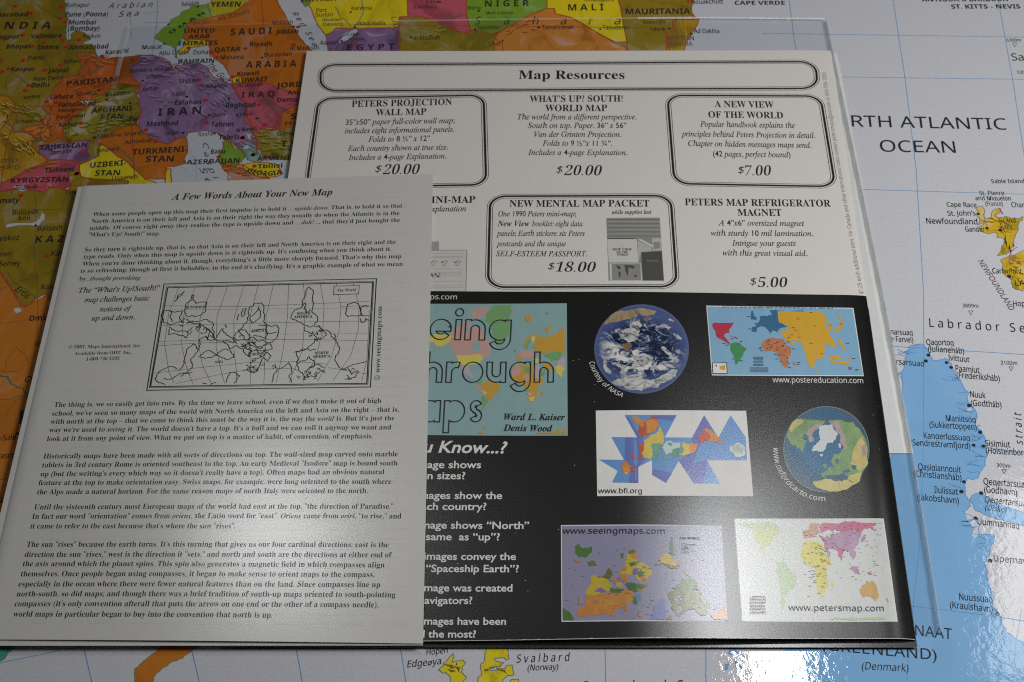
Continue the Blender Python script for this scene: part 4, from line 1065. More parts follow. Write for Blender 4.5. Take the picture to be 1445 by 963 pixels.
mb = MB()
for i in range(70):
    px, py = rnd.uniform(615, 1260), rnd.uniform(425, 895)
    x, y = SB.xy(px, py)
    r_ = rnd.uniform(0.00006, 0.00016)
    mb.add([(x + r_ * math.cos(k * 1.2566) * rnd.uniform(.6, 1.4), y + r_ * math.sin(k * 1.2566) * rnd.uniform(.6, 1.4), SB.z(x, y) + 1.9 * LAY) for k in range(5)], [[0, 1, 2, 3, 4]], WHITE)
mb.build('dust_speck', panel)
mb = MB()
s_ = 0.30
while s_ < 0.995:
    L_ = rnd.uniform(0.002, 0.012)
    if rnd.random() < 0.5:
        h_ = rnd.uniform(0.0003, 0.0011)
        v_ = [(s_, 0.0002), (s_ + L_, 0.0002), (s_ + L_ * rnd.uniform(.6, .9), h_), (s_ + L_ * rnd.uniform(.1, .5), h_ * rnd.uniform(.4, 1.2))]
        q_ = []
        for a, b_ in v_:
            a = min(a, 0.998)
            x, y = hmap(SB.Hi, a, b_)
            q_.append((x, y, SB.zf(a, b_) + 1.9 * LAY))
        mb.add(q_, [[0, 1, 2, 3]], WHITE)
    s_ += L_ * rnd.uniform(1.0, 1.8)
mb.build('worn_edge', panel)

PL = 0.0035
def picture(label, corners, bg, border, lands, frame_px=1.3, amp=0.0006):
    mb = MB()
    quad(mb, SB, corners, border, 2.4, 24, 16)
    quad(mb, SB, inset(corners, frame_px) if frame_px else corners, bg, 3.4, 24, 16)
    o = mb.build('picture', bro, True, label)
    mb = MB()
    cw = wpts(SB, corners)
    Hc, Hci = hom(cw, [(0, 1), (1, 1), (1, 0), (0, 0)]), hom([(0, 1), (1, 1), (1, 0), (0, 0)], cw)
    for k, (m, crop, s) in enumerate(lands):
        w = rough_line(wpts(SB, pts(s, crop)), amp) if amp else wpts(SB, pts(s, crop))
        u = [hmap(Hc, *q) for q in w]          # nothing prints over the picture's edge
        w = [hmap(Hci, min(max(a, 0.009), 0.991), min(max(b_, 0.012), 0.988)) for a, b_ in u]
        fill(mb, SB, w, m, 4.4 + 0.2 * k, PL)
    if lands:
        mb.build('land_print', o)
    return o

c1 = (596, 415, 4.695)
cT, cG, cP, cY, cO, cL = P('cover_teal', (0.26, 0.42, 0.42)), P('cover_green', (0.19, 0.38, 0.16)), P('cover_pink', (0.55, 0.34, 0.30)), P('cover_yellow', (0.66, 0.57, 0.13)), P('cover_orange', (0.56, 0.33, 0.05)), P('cover_lilac', (0.50, 0.40, 0.48))
cover = picture('teal book cover picture with outlined title letters over a world map', [(436, 428.8), (799.8, 428.4), (801.2, 615.2), (420, 612.4)], cT, cT, [
 (cG, c1, "410,175 430,120 470,75 530,65 590,75 600,115 575,170 580,250 540,310 490,345 465,280 455,210"), (cP, c1, "325,150 350,95 430,80 440,110 400,150 350,165"), (cP, c1, "165,290 230,215 300,185 350,220 390,230 430,300 445,370 455,410 400,420 350,410 220,410 195,370"),
 (cT, c1, "325,335 370,315 385,350 370,390 340,375"), (cT, c1, "270,215 300,200 310,240 290,260"), (cY, c1, "0,320 90,265 190,270 165,330 90,350 75,320"), (cY, c1, "220,405 380,400 405,430 375,465 330,470 280,475 230,470"), (cL, c1, "245,478 310,485 325,530 350,560 320,560 270,520"),
 (cG, c1, "360,575 395,565 390,595 365,605"), (cO, c1, "385,600 430,580 510,600 505,640 460,710 430,690 400,640"), (cP, c1, "360,600 385,605 400,650 385,655"), (cY, c1, "395,632 430,660 400,668"), (cG, c1, "395,670 440,700 420,740 400,760 385,790 390,700"),
 (cO, c1, "740,345 770,280 830,290 880,265 956,215 956,395 880,385 810,400 750,380"), (cO, c1, "660,345 690,290 740,265 770,285 700,300 690,360"), (cG, c1, "685,340 720,285 730,310 690,375"), (cY, c1, "720,290 750,280 740,340"), (cP, c1, "640,390 700,375 745,390 720,430 640,430"), (cO, c1, "620,410 660,405 655,440 620,445"), (cY, c1, "740,425 770,430 765,465 745,460"),
 (cG, c1, "805,410 870,380 930,400 910,440 860,445"), (cO, c1, "800,460 850,450 860,500 830,510"), (cL, c1, "890,455 930,425 956,430 956,500 920,490"), (cY, c1, "880,490 910,470 950,500 915,560 890,530"), (cO, c1, "590,500 630,470 720,475 750,480 780,530 800,570 770,620 760,690 720,715 690,660 680,610 640,590 590,560"),
 (cP, c1, "590,500 630,470 650,500 640,540 600,550"), (cG, c1, "670,480 725,490 720,530 670,520"), (cY, c1, "700,690 750,680 740,710 710,715"), (cL, c1, "690,650 740,655 710,690"), (cG, c1, "685,620 710,625 705,650 688,648"), (cG, c1, "780,500 820,500 810,540 780,540"), (cL, c1, "740,480 775,475 770,570 745,560"), (cP, c1, "660,540 700,530 710,570 680,590"), (cO, c1, "790,650 810,640 805,670 790,680"),
 (cO, c1, "680,150 725,140 720,180 690,185"), (cO, c1, "820,235 870,195 845,230 830,265"), (cG, c1, "800,130 855,120 830,140"), (cO, c1, "375,925 400,905 415,935"), (cO, c1, "700,932 850,915 958,897 959,937"), (cG, c1, "610,375 625,365 620,395"), (cO, c1, "400,890 432,865 410,900")], 0)

# outlined title letters, built from round strokes
def ring(cx, cy, r, t, a0, a1, n=28):
    o = []
    for i in range(n + 1):
        a = math.radians(a0 + (a1 - a0) * i / n)
        o.append((cx + r * math.cos(a), cy + r * math.sin(a)))
    for i in range(n, -1, -1):
        a = math.radians(a0 + (a1 - a0) * i / n)
        o.append((cx + (r - t) * math.cos(a), cy + (r - t) * math.sin(a)))
    return o
def bar(x0, y0, x1, y1):
    return [(x0, y0), (x1, y0), (x1, y1), (x0, y1)]
T = 0.27
def halves(cx, cy, r, t, a0, a1):
    m = (a0 + a1) / 2
    return [ring(cx, cy, r, t, a0, m + 0.5), ring(cx, cy, r, t, m - 0.5, a1)]
GLY = {
 'e': (1.0, halves(.5, .5, .5, T, 20, 325) + [bar(.06, .41, .985, .63)]),
 'i': (T, [bar(0, 0, T, 1), [(T / 2 + .19 * math.cos(k * .3491), 1.36 + .19 * math.sin(k * .3491)) for k in range(18)]]),
 'n': (.95, [bar(0, 0, T, 1)] + halves(.475, .52, .475, T, 0, 180) + [bar(.95 - T, 0, .95, .55)]),
 'h': (.95, [bar(0, 0, T, 1.5)] + halves(.475, .52, .475, T, 0, 180) + [bar(.95 - T, 0, .95, .55)]),
 'u': (.95, [bar(.95 - T, 0, .95, 1)] + halves(.475, .48, .475, T, 180, 360) + [bar(0, .45, T, 1)]),
 'r': (.62, [bar(0, 0, T, 1)] + [ring(.5, .5, .5, T, 180, 70)]),
 'o': (1.0, halves(.5, .5, .5, T, 0, 360)),
 'a': (1.02, halves(.5, .5, .5, T, 0, 360) + [bar(1.02 - T, 0, 1.02, 1)]),
 'p': (1.02, halves(.52, .5, .5, T, 0, 360) + [bar(0, -.5, T, 1)]),
 'g': (1.02, halves(.5, .5, .5, T, 0, 360) + [bar(1.02 - T, .05, 1.02, 1)] + [ring(.51, .06, .51, T, 0, -155)]),
 's': (.74, [ring(.37, .715, .285, .24, 25, 285), ring(.37, .285, .285, .24, 105, -155), bar(.25, .42, .5, .56)]),
 'm': (1.55, [bar(0, 0, T, 1)] + halves(.42, .55, .42, T * .95, 0, 180) + [bar(.84 - T, 0, .84, .58)] + halves(1.0, .55, .42, T * .95, 0, 180) + [bar(1.42 - T, 0, 1.42, .58)]),
 't': (.5, [bar(.12, 0, .12 + T, 1.4), bar(0, .78, .5, 1.0)]),
}
def outline_word(mb, word, x0, y0, x1, y1, xh):
    w0, w1 = Vector(SB.xy(x0, y0)), Vector(SB.xy(x1, y1))
    d = (w1 - w0).normalized()
    u = Vector((-d.y, d.x))
    pa, pb = SB.xy(x0, y0), SB.xy(x0, y0 - xh)
    sy = math.hypot(pa[0] - pb[0], pa[1] - pb[1])
    W = sum(GLY[c][0] for c in word) + 0.20 * (len(word) - 1)
    sx = (w1 - w0).length / W
    x = 0
    for c in word:
        adv, polys = GLY[c]
        pw = []
        for p in polys:
            q = [w0 + d * ((x + a) * sx) + u * (b_ * sy) for a, b_ in p]
            pw.append([(v.x, v.y) for v in q])
        v, f = cdt(pw)
        cnt = {}
        for t_ in f:
            for i in range(len(t_)):
                e = (t_[i], t_[(i + 1) % len(t_)])
                cnt[tuple(sorted(e))] = cnt.get(tuple(sorted(e)), []) + [e]
        nxt = {}
        for k, es in cnt.items():
            if len(es) == 1:
                nxt.setdefault(es[0][0], []).append(es[0][1])
        while nxt:
            s = next(iter(nxt))
            loop = [s]
            cur = nxt[s].pop()
            if not nxt[s]:
                del nxt[s]
            while cur != s and cur in nxt:
                loop.append(cur)
                n_ = nxt[cur].pop()
                if not nxt[cur]:
                    del nxt[cur]
                cur = n_
            if len(loop) > 3:
                strip(mb, SB, [v[i] for i in loop], 0.0004, INK, 16, True)
        x += adv + 0.20
mb = MB()
outline_word(mb, 'eing', 606.2, 479.6, 720.4, 481, 28.5)
outline_word(mb, 'hrough', 596.5, 540, 781, 540, 28.5)
outline_word(mb, 'aps', 591.5, 596, 681.8, 596, 30)
text(mb, SB, 'Ward L. Kaiser', 711.2, 593.1, 797.3, 593.7, 8.8, INK, 'bi', 16)
text(mb, SB, 'Denis Wood', 710.4, 608.6, 779.6, 609.5, 8.8, INK, 'bi', 16)
TXT.append((mb, cover))

# white lettering on the black panel
mb = MB()
text(mb, SB, 'aps.com', 600, 422.6, 644.7, 422.8, 7, WHITE, 's', 3)
TXT.append((mb, panel, 'web_address', None))
mb = MB()
text(mb, SB, 'Do You Know...?', 520, 637.2, 715.6, 640, 16.5, WHITE, 'gbi', 3)
for t, x, y in [('Which image shows', 678.7, 661), ('nation sizes?', 656.4, 676.5), ('Which images show the', 708.6, 704.5), ('size of each country?', 686.2, 720), ('Which image shows “North”', 746.7, 746.7), ('as the same  as “up”?', 705.2, 762.8), ('Which images convey the', 728, 790.5), ('idea of “Spaceship Earth”?', 732, 807.8), ('Which image was created', 723, 835), ('for navigators?', 666.3, 852.6), ('Which images have been', 714, 882), ('used the most?', 671.5, 900)]:
    text(mb, SB, t, x - 100, y - 0.3, x, y, 10.2, WHITE, 'gb', 3, ratio=1.0)
TXT.append((mb, panel))
mb = MB()
text(mb, SB, 'www.postereducation.com', 1090.5, 539.8, 1218.4, 541.2, 7.6, WHITE, 's', 3)
TXT.append((mb, panel, 'caption', None))

# the earth from space
c2 = (825, 420, 6.42)
def disc(c, n=64):
    x0, x1, y0, y1 = c
    return [((x0 + x1) / 2 + (x1 - x0) / 2 * math.cos(2 * math.pi * i / n), (y0 + y1) / 2 - (y1 - y0) / 2 * math.sin(2 * math.pi * i / n)) for i in range(n)]
earth_m, nt, b = principled('print_earth')
n1, _ = add_noise(nt, 150, 8, 0.68, (1, 1.2, 1), 2.4)
n2, _ = add_noise(nt, 45, 3, 0.5, (1, 1.3, 1), 1.5)
ad = nt.nodes.new('ShaderNodeMath'); ad.operation = 'MULTIPLY_ADD'
nt.links.new(n2.outputs[0], ad.inputs[0]); ad.inputs[1].default_value = 0.7
nt.links.new(n1.outputs[0], ad.inputs[2])
def disc_shade(nt, src, b, px0, px1, py, rim):
    """the photograph printed here darkens towards the edge of its ball"""
    a, c = SB.xy(px0, py), SB.xy(px1, py)
    geo = nt.nodes.new('ShaderNodeNewGeometry')
    ds = nt.nodes.new('ShaderNodeVectorMath')
    ds.operation = 'DISTANCE'
    ds.inputs[1].default_value = ((a[0] + c[0]) / 2, (a[1] + c[1]) / 2, SB.z((a[0] + c[0]) / 2, (a[1] + c[1]) / 2))
    nt.links.new(geo.outputs['Position'], ds.inputs[0])
    mr = nt.nodes.new('ShaderNodeMapRange')
    R_ = (c[0] - a[0]) / 2
    mr.inputs['From Min'].default_value, mr.inputs['From Max'].default_value = R_ * 0.6, R_ * 1.02
    mr.inputs['To Min'].default_value, mr.inputs['To Max'].default_value = 0.0, 1.0
    mr.interpolation_type = 'SMOOTHSTEP'
    nt.links.new(ds.outputs['Value'], mr.inputs['Value'])
    mx = nt.nodes.new('ShaderNodeMix')
    mx.data_type = 'RGBA'
    nt.links.new(mr.outputs[0], mx.inputs[0])
    nt.links.new(src, mx.inputs[6])
    mx.inputs[7].default_value = (*rim, 1)
    nt.links.new(mx.outputs[2], b.inputs['Base Color'])
r = ramp(nt, ad.outputs[0], [(0.79, (0.006, 0.012, 0.042)), (0.88, (0.025, 0.055, 0.14)), (0.94, (0.38, 0.41, 0.44)), (0.99, (0.72, 0.72, 0.68))])
disc_shade(nt, r.outputs[0], b, 839, 972, 492.5, (0.07, 0.10, 0.26))
b.inputs['Roughness'].default_value = 0.17
mb = MB()
poly(mb, SB, disc((838.6, 972.2, 429.8, 556)), P('earth_rim', (0.09, 0.13, 0.26)), 2.4, 0, PL)
poly(mb, SB, disc((841.5, 969.5, 432.5, 553)), earth_m, 3.4, 0, PL)
CLOUD, nt, b = principled('print_cloud')
n1, _ = add_noise(nt, 320, 6, 0.7, (1, 1.2, 1), 1.5)
r = ramp(nt, n1.outputs[0], [(0.36, (0.05, 0.06, 0.10)), (0.46, (0.36, 0.37, 0.38)), (0.60, (0.60, 0.60, 0.56))])
nt.links.new(r.outputs[0], b.inputs['Base Color'])
b.inputs['Roughness'].default_value = 0.22
earth = mb.build('picture', bro, False, 'round picture of the cloudy blue earth from space')
mb = MB()
eS, eC, eO = P('earth_sand', (0.36, 0.27, 0.16), mottle=0.5), CLOUD, P('earth_ochre', (0.26, 0.17, 0.09), mottle=0.5)
for k, (m, s, a) in enumerate([(eS, "170,250 230,170 330,120 450,110 490,160 400,200 300,220", .0005), (eS, "455,105 530,100 650,125 620,160 540,172 500,150", .0003), (eO, "525,190 585,180 570,225 540,215", .0003), (eO, "330,430 400,410 430,440 390,490 350,470", .0005),
        (eC, "240,775 330,720 430,700 560,745 690,710 800,650 850,660 790,740 660,820 520,850 390,835 300,800", .0012), (eC, "400,510 520,505 620,540 600,590 520,620 450,660 400,640 470,580 440,545", .0010), (eC, "430,230 490,200 520,260 490,330 460,390 400,410 330,380 300,320 360,290 410,280", .0010),
        (eC, "700,440 760,480 820,560 830,600 800,590 740,510 690,460", .0005), (eC, "640,260 720,240 790,270 770,285 700,270 640,280", .0005), (eC, "150,520 190,560 200,620 250,700 210,690 160,610", .0005), (eC, "210,450 300,435 350,455 250,465", .0004), (eC, "840,330 880,370 885,390 840,370", .0003), (eC, "760,180 810,215 800,235 760,205", .0003), (eC, "230,600 300,590 360,640 370,700 340,660 290,620", .0004), (eC, "700,590 780,610 830,640 750,640", .0004)]):
    poly(mb, SB, pts(s, c2), m, 4.4 + .2 * k, a, PL)
mb.build('land_print', earth)
mb = MB()
text(mb, SB, 'Courtesy of NASA', 0, 0, 0, 0, 6.3, WHITE, 's', 3, path=arc_path(905.5, 492.5, 77, 73.5, 195, 249), mm=1.95)
TXT.append((mb, earth, 'caption', None))

# the poster map
c3 = (990, 425, 6.02)
pB, pR, pG, pE, pA, pY = P('poster_sea', (0.22, 0.42, 0.60)), P('poster_red', (0.46, 0.03, 0.07)), P('poster_green', (0.05, 0.26, 0.09)), P('poster_blue', (0.035, 0.14, 0.27)), P('poster_orange', (0.50, 0.19, 0.08), mottle=0.2), P('poster_yellow', (0.64, 0.37, 0.03))
poster = picture('world map picture with a huge yellow continent on pale blue', pts("40,40 1290,60 1378,640 88,633", c3), pB, WHITE, [
 (pR, c3, "90,205 110,185 275,183 245,230 230,275 200,280 190,300 245,365 240,378 210,355 130,310 118,275"), (pR, c3, "230,300 260,300 330,315 300,325"), (pG, c3, "245,365 270,355 320,355 340,380 382,405 350,470 330,500 290,552 280,490 245,420"),
 (pE, c3, "575,80 640,80 870,83 870,95 650,95 655,180 735,220 655,240 650,270 600,250 590,280 545,225 500,215 470,235 460,265 420,255 425,225 470,215 445,190 490,180 495,130 560,130 600,120"), (pE, c3, "425,85 440,85 445,130 470,145 465,165 420,160"),
 (pA, c3, "550,325 600,310 700,325 715,370 765,410 740,480 740,550 710,572 690,550 650,460 620,435 540,430 510,385 520,350"), (pA, c3, "775,515 795,515 795,550 775,545"),
 (pY, c3, "645,90 990,88 1060,130 1045,190 1080,250 1100,310 1140,370 1120,410 1090,380 1040,355 1045,485 970,490 955,560 935,578 895,510 840,350 760,335 710,345 690,290 660,265 740,240 735,220 655,180"), (pY, c3, "750,350 780,350 785,385 765,385"), (pY, c3, "1040,165 1110,200 1115,270 1095,260 1090,230"),
 (pY, c3, "1140,105 1190,125 1185,150 1205,200 1195,240 1140,270 1130,240 1180,215 1170,140"), (pY, c3, "1155,315 1180,330 1190,370 1230,400 1200,420 1160,350"), (pY, c3, "1080,450 1140,520 1110,540 1080,500"), (pY, c3, "1150,515 1250,515 1250,545 1155,540"), (pY, c3, "1100,470 1180,472 1200,500 1130,500"), (pY, c3, "1240,480 1280,488 1260,500"), (pY, c3, "965,585 990,600 975,625"), (P('poster_purple', (0.25, 0.12, 0.35)), c3, "1245,560 1285,565 1280,585 1245,580"),
 (pB, c3, "665,235 735,228 730,248 670,252"), (WHITE, c3, "92,530 213,527 218,618 97,620"), (pR, c3, "108,545 130,545 125,570"), (pY, c3, "150,560 200,545 195,590 165,585")], 1.2, 0.0003)
mb = MB()
strip(mb, SB, wpts(SB, pts("92,530 213,527 218,618 97,620", c3)), 0.0002, INK, 16, True)
for y in (480, 490, 502, 514, 527, 540, 550, 570, 580, 592, 604):
    strip(mb, SB, wpts(SB, pts(f"{440 if y < 560 else 412},{y} {525 if y < 560 else 568},{y}", c3)), 0.00022, P('poster_text', (0.10, 0.16, 0.24)), 16)
for i in range(40):
    x, y = rnd.uniform(540, 745), rnd.uniform(335, 540)
    if x < 640 and y > 430: continue
    strip(mb, SB, wpts(SB, [pts(f"{x},{y}", c3)[0], pts(f"{x + 14},{y}", c3)[0]]), 0.0002, INK, 16)
for i in range(26):
    x = 180 + i * 37
    strip(mb, SB, wpts(SB, [pts(f"{x},{51 + x * .012}", c3)[0], pts(f"{x + rnd.uniform(12, 34)},{51 + x * .012}", c3)[0]]), 0.00025, P('poster_text', (0.10, 0.16, 0.24)), 16)
for x, y in [(820, 155), (930, 100), (780, 230), (930, 362), (1020, 452), (765, 290), (830, 310), (960, 215), (740, 315), (800, 250), (1095, 208), (1185, 200)]:
    strip(mb, SB, wpts(SB, [pts(f"{x - 12},{y}", c3)[0], pts(f"{x + 14},{y}", c3)[0]]), 0.0002, P('poster_red', (0.5, 0.02, 0.05)), 16)
for x, y in [(505, 395), (495, 408), (510, 425), (640, 495), (625, 455), (825, 525), (820, 540), (745, 567), (1240, 362), (1320, 587), (1310, 590), (335, 348), (260, 325), (215, 378), (190, 365), (270, 495), (335, 510), (400, 135), (410, 240), (780, 410), (1290, 492)]:
    strip(mb, SB, wpts(SB, [pts(f"{x - 12},{y}", c3)[0], pts(f"{x + 14},{y}", c3)[0]]), 0.0002, INK, 16)
mb.build('lettering', poster)

# the triangular world map
c4 = (835, 570, 6.149)
dB, dD, dO, dR, dY, dG, dI = P('tri_blue', (0.13, 0.30, 0.60)), P('tri_violet', (0.14, 0.17, 0.47)), P('tri_orange', (0.62, 0.25, 0.05), mottle=0.3), P('tri_red', (0.50, 0.10, 0.05), mottle=0.3), P('tri_yellow', (0.66, 0.52, 0.10), mottle=0.2), P('tri_green', (0.14, 0.36, 0.25), mottle=0.3), P('tri_ice', (0.55, 0.62, 0.62))
tri_pic = picture('white card with a blue zigzag world map of triangles', pts("35,60 1340,62 1402,805 48,803", c4), WHITE, WHITE, [], 0)
mb = MB()
k = 0
for m, s, a in [(dB, "285,98 738,100 635,293 870,295 975,100 1100,295 1205,100 1335,290 1348,492 1000,492 1118,695 885,692 755,497 645,690 525,620 522,490 405,550 405,690 175,685 225,585 60,485 280,488 170,290 393,293", 0),
  (dD, "290,293 400,293 440,300 470,480 405,545 405,690 320,688 340,560 285,487", 0), (dD, "870,295 975,102 1090,290 960,330 920,400 880,520 830,600 755,497 870,420", 0), (dD, "880,520 1000,492 990,600 960,692 885,690 840,620", 0), (dD, "525,570 640,590 700,600 645,688 525,618", 0), (dD, "500,102 730,102 700,150 560,130", 0), (dD, "320,120 400,250 440,300 400,292 290,110", 0),
  (dR, "380,140 470,150 520,105 575,115 580,190 545,240 440,300 400,250 405,190", .0004), (dO, "345,110 400,110 460,150 440,210 400,180 370,150", .0004), (dO, "470,150 560,130 585,190 540,240 480,260", .0003), (dY, "450,320 560,260 600,200 630,290 600,360 530,400 510,490 450,470 440,400", .0006), (dB, "510,250 560,225 580,240 530,262", .0003), (dR, "390,360 440,340 450,400 430,460 405,440 420,390", .0005), (dG, "520,350 600,330 610,420 570,480 520,470", .0005),
  (dR, "345,450 375,440 370,480 350,485", .0004), (dR, "390,470 430,450 425,490 395,490", .0004), (dI, "610,380 640,330 680,320 770,340 760,400 700,420 640,450", .0005), (dG, "665,335 700,340 690,370 665,360", .0003), (dG, "700,400 770,380 790,430 740,460 700,450", .0004), (dY, "780,330 860,350 880,420 800,460 760,440 800,400", .0005), (dO, "850,340 915,355 890,420 850,430", .0004),
  (dO, "960,230 1000,210 1070,260 1140,350 1060,330 1000,320", .0003), (dR, "915,300 960,225 1010,250 1030,300 990,330 950,345", .0003), (dG, "600,480 680,460 720,470 640,490", .0003), (dI, "1200,370 1270,340 1330,380 1315,460 1240,470 1235,430 1205,420", .0004), (P('tri_grey', (0.40, 0.46, 0.42)), "1220,370 1270,350 1320,390 1300,440 1230,420", .0004), (dO, "265,520 300,500 345,560 300,620 275,600", .0004), (dR, "320,560 390,540 380,600 350,590", .0005), (dY, "285,595 310,600 300,615 285,610", .0001)]:
    poly(mb, SB, pts(s, c4), m, 4.4 + 0.2 * k, a, PL)
    k += 1
mb.build('land_print', tri_pic)
mb = MB(); text(mb, SB, 'www.bfi.org', 844.4, 696.7, 906, 696.9, 7, INK, 's', 16); TXT.append((mb, tri_pic, 'caption', None))

# the globe seen from the north
c5 = (1080, 565, 6.42)
gB, gG, gP, gY, gI = P('globe_sea', (0.03, 0.14, 0.27)), P('globe_green', (0.19, 0.31, 0.13), mottle=0.35), P('globe_mauve', (0.40, 0.30, 0.30), mottle=0.2), P('globe_yellow', (0.52, 0.44, 0.16), mottle=0.2), P('globe_ice', (0.58, 0.60, 0.62))
nt = gB.node_tree
b = nt.nodes['Principled BSDF']
disc_shade(nt, b.inputs['Base Color'].links[0].from_socket, b, 1105, 1227, 634, (0.05, 0.10, 0.15))
mb = MB()
poly(mb, SB, disc((1105.4, 1226.8, 573.6, 695.2)), P('globe_rim', (0.16, 0.27, 0.28)), 2.4, 0, PL)
poly(mb, SB, disc((1106.4, 1225.8, 574.6, 694.2)), gB, 3.4, 0, PL)
globe = mb.build('picture', bro, False, 'round globe picture centred on white polar ice')
mb = MB()
gD = P('globe_deep', (0.028, 0.11, 0.22))
for k, (m, s, a) in enumerate([(gD, "310,165 400,100 500,68 620,85 720,130 790,190 640,170 500,150", .0003), (gD, "200,420 330,480 400,600 500,700 420,720 300,640 220,520", .0004), (gG, "200,300 240,200 310,170 430,180 540,180 520,220 450,260 400,310 340,310 350,360 380,370 340,480 290,430 230,390", .0005), (gY, "215,260 250,195 310,172 350,180 300,230 240,290", .0004), (gP, "400,260 540,195 500,240 420,320 440,370 400,385 370,330", .0006), (gI, "490,235 600,220 655,310 610,390 560,390 520,470 420,465 460,400 500,360", .0005),
   (gG, "570,185 650,180 740,200 800,200 860,270 920,380 935,570 880,650 760,690 700,660 560,700 500,690 510,660 560,640 580,600 620,610 590,560 620,490 680,480 710,440 700,330 640,220", .0005), (gP, "570,185 650,200 720,330 745,430 720,455 690,400 680,330 620,240", .0004), (gY, "800,450 880,330 925,450 925,580 850,650 770,570", .0005), (gP, "870,430 900,400 915,470 890,520", .0004), (gY, "430,740 540,710 700,740 760,680 870,650 850,740 740,810 600,830 470,795", .0003),
   (gB, "540,685 620,680 700,700 755,690 740,725 640,735 560,705", .0004), (gB, "705,640 750,625 770,645 715,665", .0002), (gD, "780,590 830,600 810,635 790,620", .0003), (gD, "745,715 800,745 790,750 750,725", .0001), (gB, "635,540 665,530 660,580 640,575", .0002), (gG, "520,590 550,570 560,610 530,620", .0002), (gI, "495,490 525,490 520,510 500,510", .0002), (gB, "335,340 370,310 395,330 370,365", .0003), (gI, "665,385 685,400 680,440 665,420", .0002)]):
    poly(mb, SB, pts(s, c5), m, 4.4 + .2 * k, a, PL)
mb.build('land_print', globe)
mb = MB()
text(mb, SB, 'www.oxfordcarto.com', 0, 0, 0, 0, 6.5, WHITE, 's', 3, path=arc_path(1166, 634.5, 75, 73, 178, 269, 30), mm=2.1)
TXT.append((mb, globe, 'caption', None))

# the upside-down map
c6 = (785, 735, 5.78)
sB, sG, sY, sO, sP, sD = P('south_sea', (0.26, 0.255, 0.37)), P('south_green', (0.075, 0.17, 0.04), mottle=0.25), P('south_yellow', (0.50, 0.38, 0.04), mottle=0.2), P('south_orange', (0.50, 0.22, 0.05), mottle=0.2), P('south_violet', (0.20, 0.14, 0.34)), P('south_olive', (0.15, 0.155, 0.04), mottle=0.25)
south = picture('lilac picture of a world map turned with the south on top', pts("38,37 1352,40 1405,828 43,825", c6), sB, WHITE, [
 (sG, c6, "150,210 180,185 215,225 290,210 290,260 240,305 180,300 150,265"), (sO, c6, "75,175 115,130 100,165 80,195"), (sY, c6, "590,260 630,230 655,260 665,340 770,385 775,440 740,480 700,500 640,450 580,440 550,460 520,440 560,380 570,300"), (sD, c6, "585,265 625,232 650,245 640,270 600,275"), (sO, c6, "610,270 650,265 660,320 620,310"), (sG, c6, "595,345 640,335 660,365 610,380"), (sP, c6, "632,385 662,390 655,440 628,445"), (sO, c6, "530,390 580,375 575,400 545,410"), (sG, c6, "660,420 700,390 710,430 690,470"), (sO, c6, "680,460 720,440 735,480 700,500"), (sG, c6, "520,270 545,262 540,310 525,300"),
 (sO, c6, "165,730 240,690 250,600 320,590 430,590 560,560 620,590 640,640 560,700 500,720 460,785 380,760 180,785"), (sY, c6, "280,460 320,440 420,480 450,530 430,570 250,610 235,590 280,520"), (sP, c6, "310,575 360,545 412,578 360,590"), (sD, c6, "370,460 425,385 462,450 430,480"), (sO, c6, "460,470 490,465 500,500 470,500"), (sY, c6, "480,520 530,500 540,545 500,550"), (sO, c6, "500,430 560,430 590,470 570,510 530,480"), (sP, c6, "495,460 560,500 550,510 500,490"), (sG, c6, "440,550 560,560 520,590 450,590"), (sG, c6, "560,520 610,505 730,540 700,560 640,590 590,560"), (sO, c6, "650,560 720,565 690,585"), (sG, c6, "620,620 650,615 660,660 645,695 625,660"), (P('south_blue', (0.10, 0.22, 0.36)), c6, "650,600 690,600 690,650 665,690 655,650"), (sO, c6, "690,615 705,610 700,640 688,645"),
 (sY, c6, "840,320 880,260 930,290 990,350 990,390 920,370 850,350"), (sG, c6, "920,215 942,130 960,200 968,285 920,265"), (sO, c6, "975,350 1005,345 990,395 970,380"), (sD, c6, "870,350 940,370 985,398 920,385"), (sO, c6, "1015,400 1060,420 1095,455 1070,450"), (sG, c6, "940,550 1020,480 1090,470 1150,500 1160,570 1000,590"), (sD, c6, "915,590 1000,560 1160,570 1180,640 1200,680 1250,670 1230,760 1180,775 1130,720 1060,740 1000,790 960,740 940,690"), (sB, c6, "970,650 1000,600 1030,640 990,670"), (sB, c6, "985,720 1010,700 1030,730 1000,760"), (P('south_ice', (0.16, 0.18, 0.42)), c6, "765,808 790,700 870,630 890,740 905,818"), (sG, c6, "50,715 100,740 145,818 52,818"), (sO, c6, "1255,760 1390,705 1396,815 1280,800"), (sO, c6, "150,320 190,330 190,350 165,340"), (sD, c6, "250,345 320,340 330,370 270,375"), (sO, c6, "560,700 590,720 560,740"), (sO, c6, "660,760 700,750 690,785 670,780"), (sO, c6, "175,620 190,640 185,690"), (sG, c6, "760,645 800,650 780,660"), (sD, c6, "870,818 945,770 940,818"), (sO, c6, "725,515 750,510 745,540 725,535")], 1.2, 0.0005)
mb = MB()
text(mb, SB, 'www.seeingmaps.com', 794, 753.8, 938.5, 754, 8, INK, 's', 16)
TXT.append((mb, south, 'caption', None))
mb = MB()
text(mb, SB, 'THE WORLD', *pts("1005,152", c6)[0], *pts("1170,152", c6)[0], 2.6, INK_SOFT, 'b', 16)
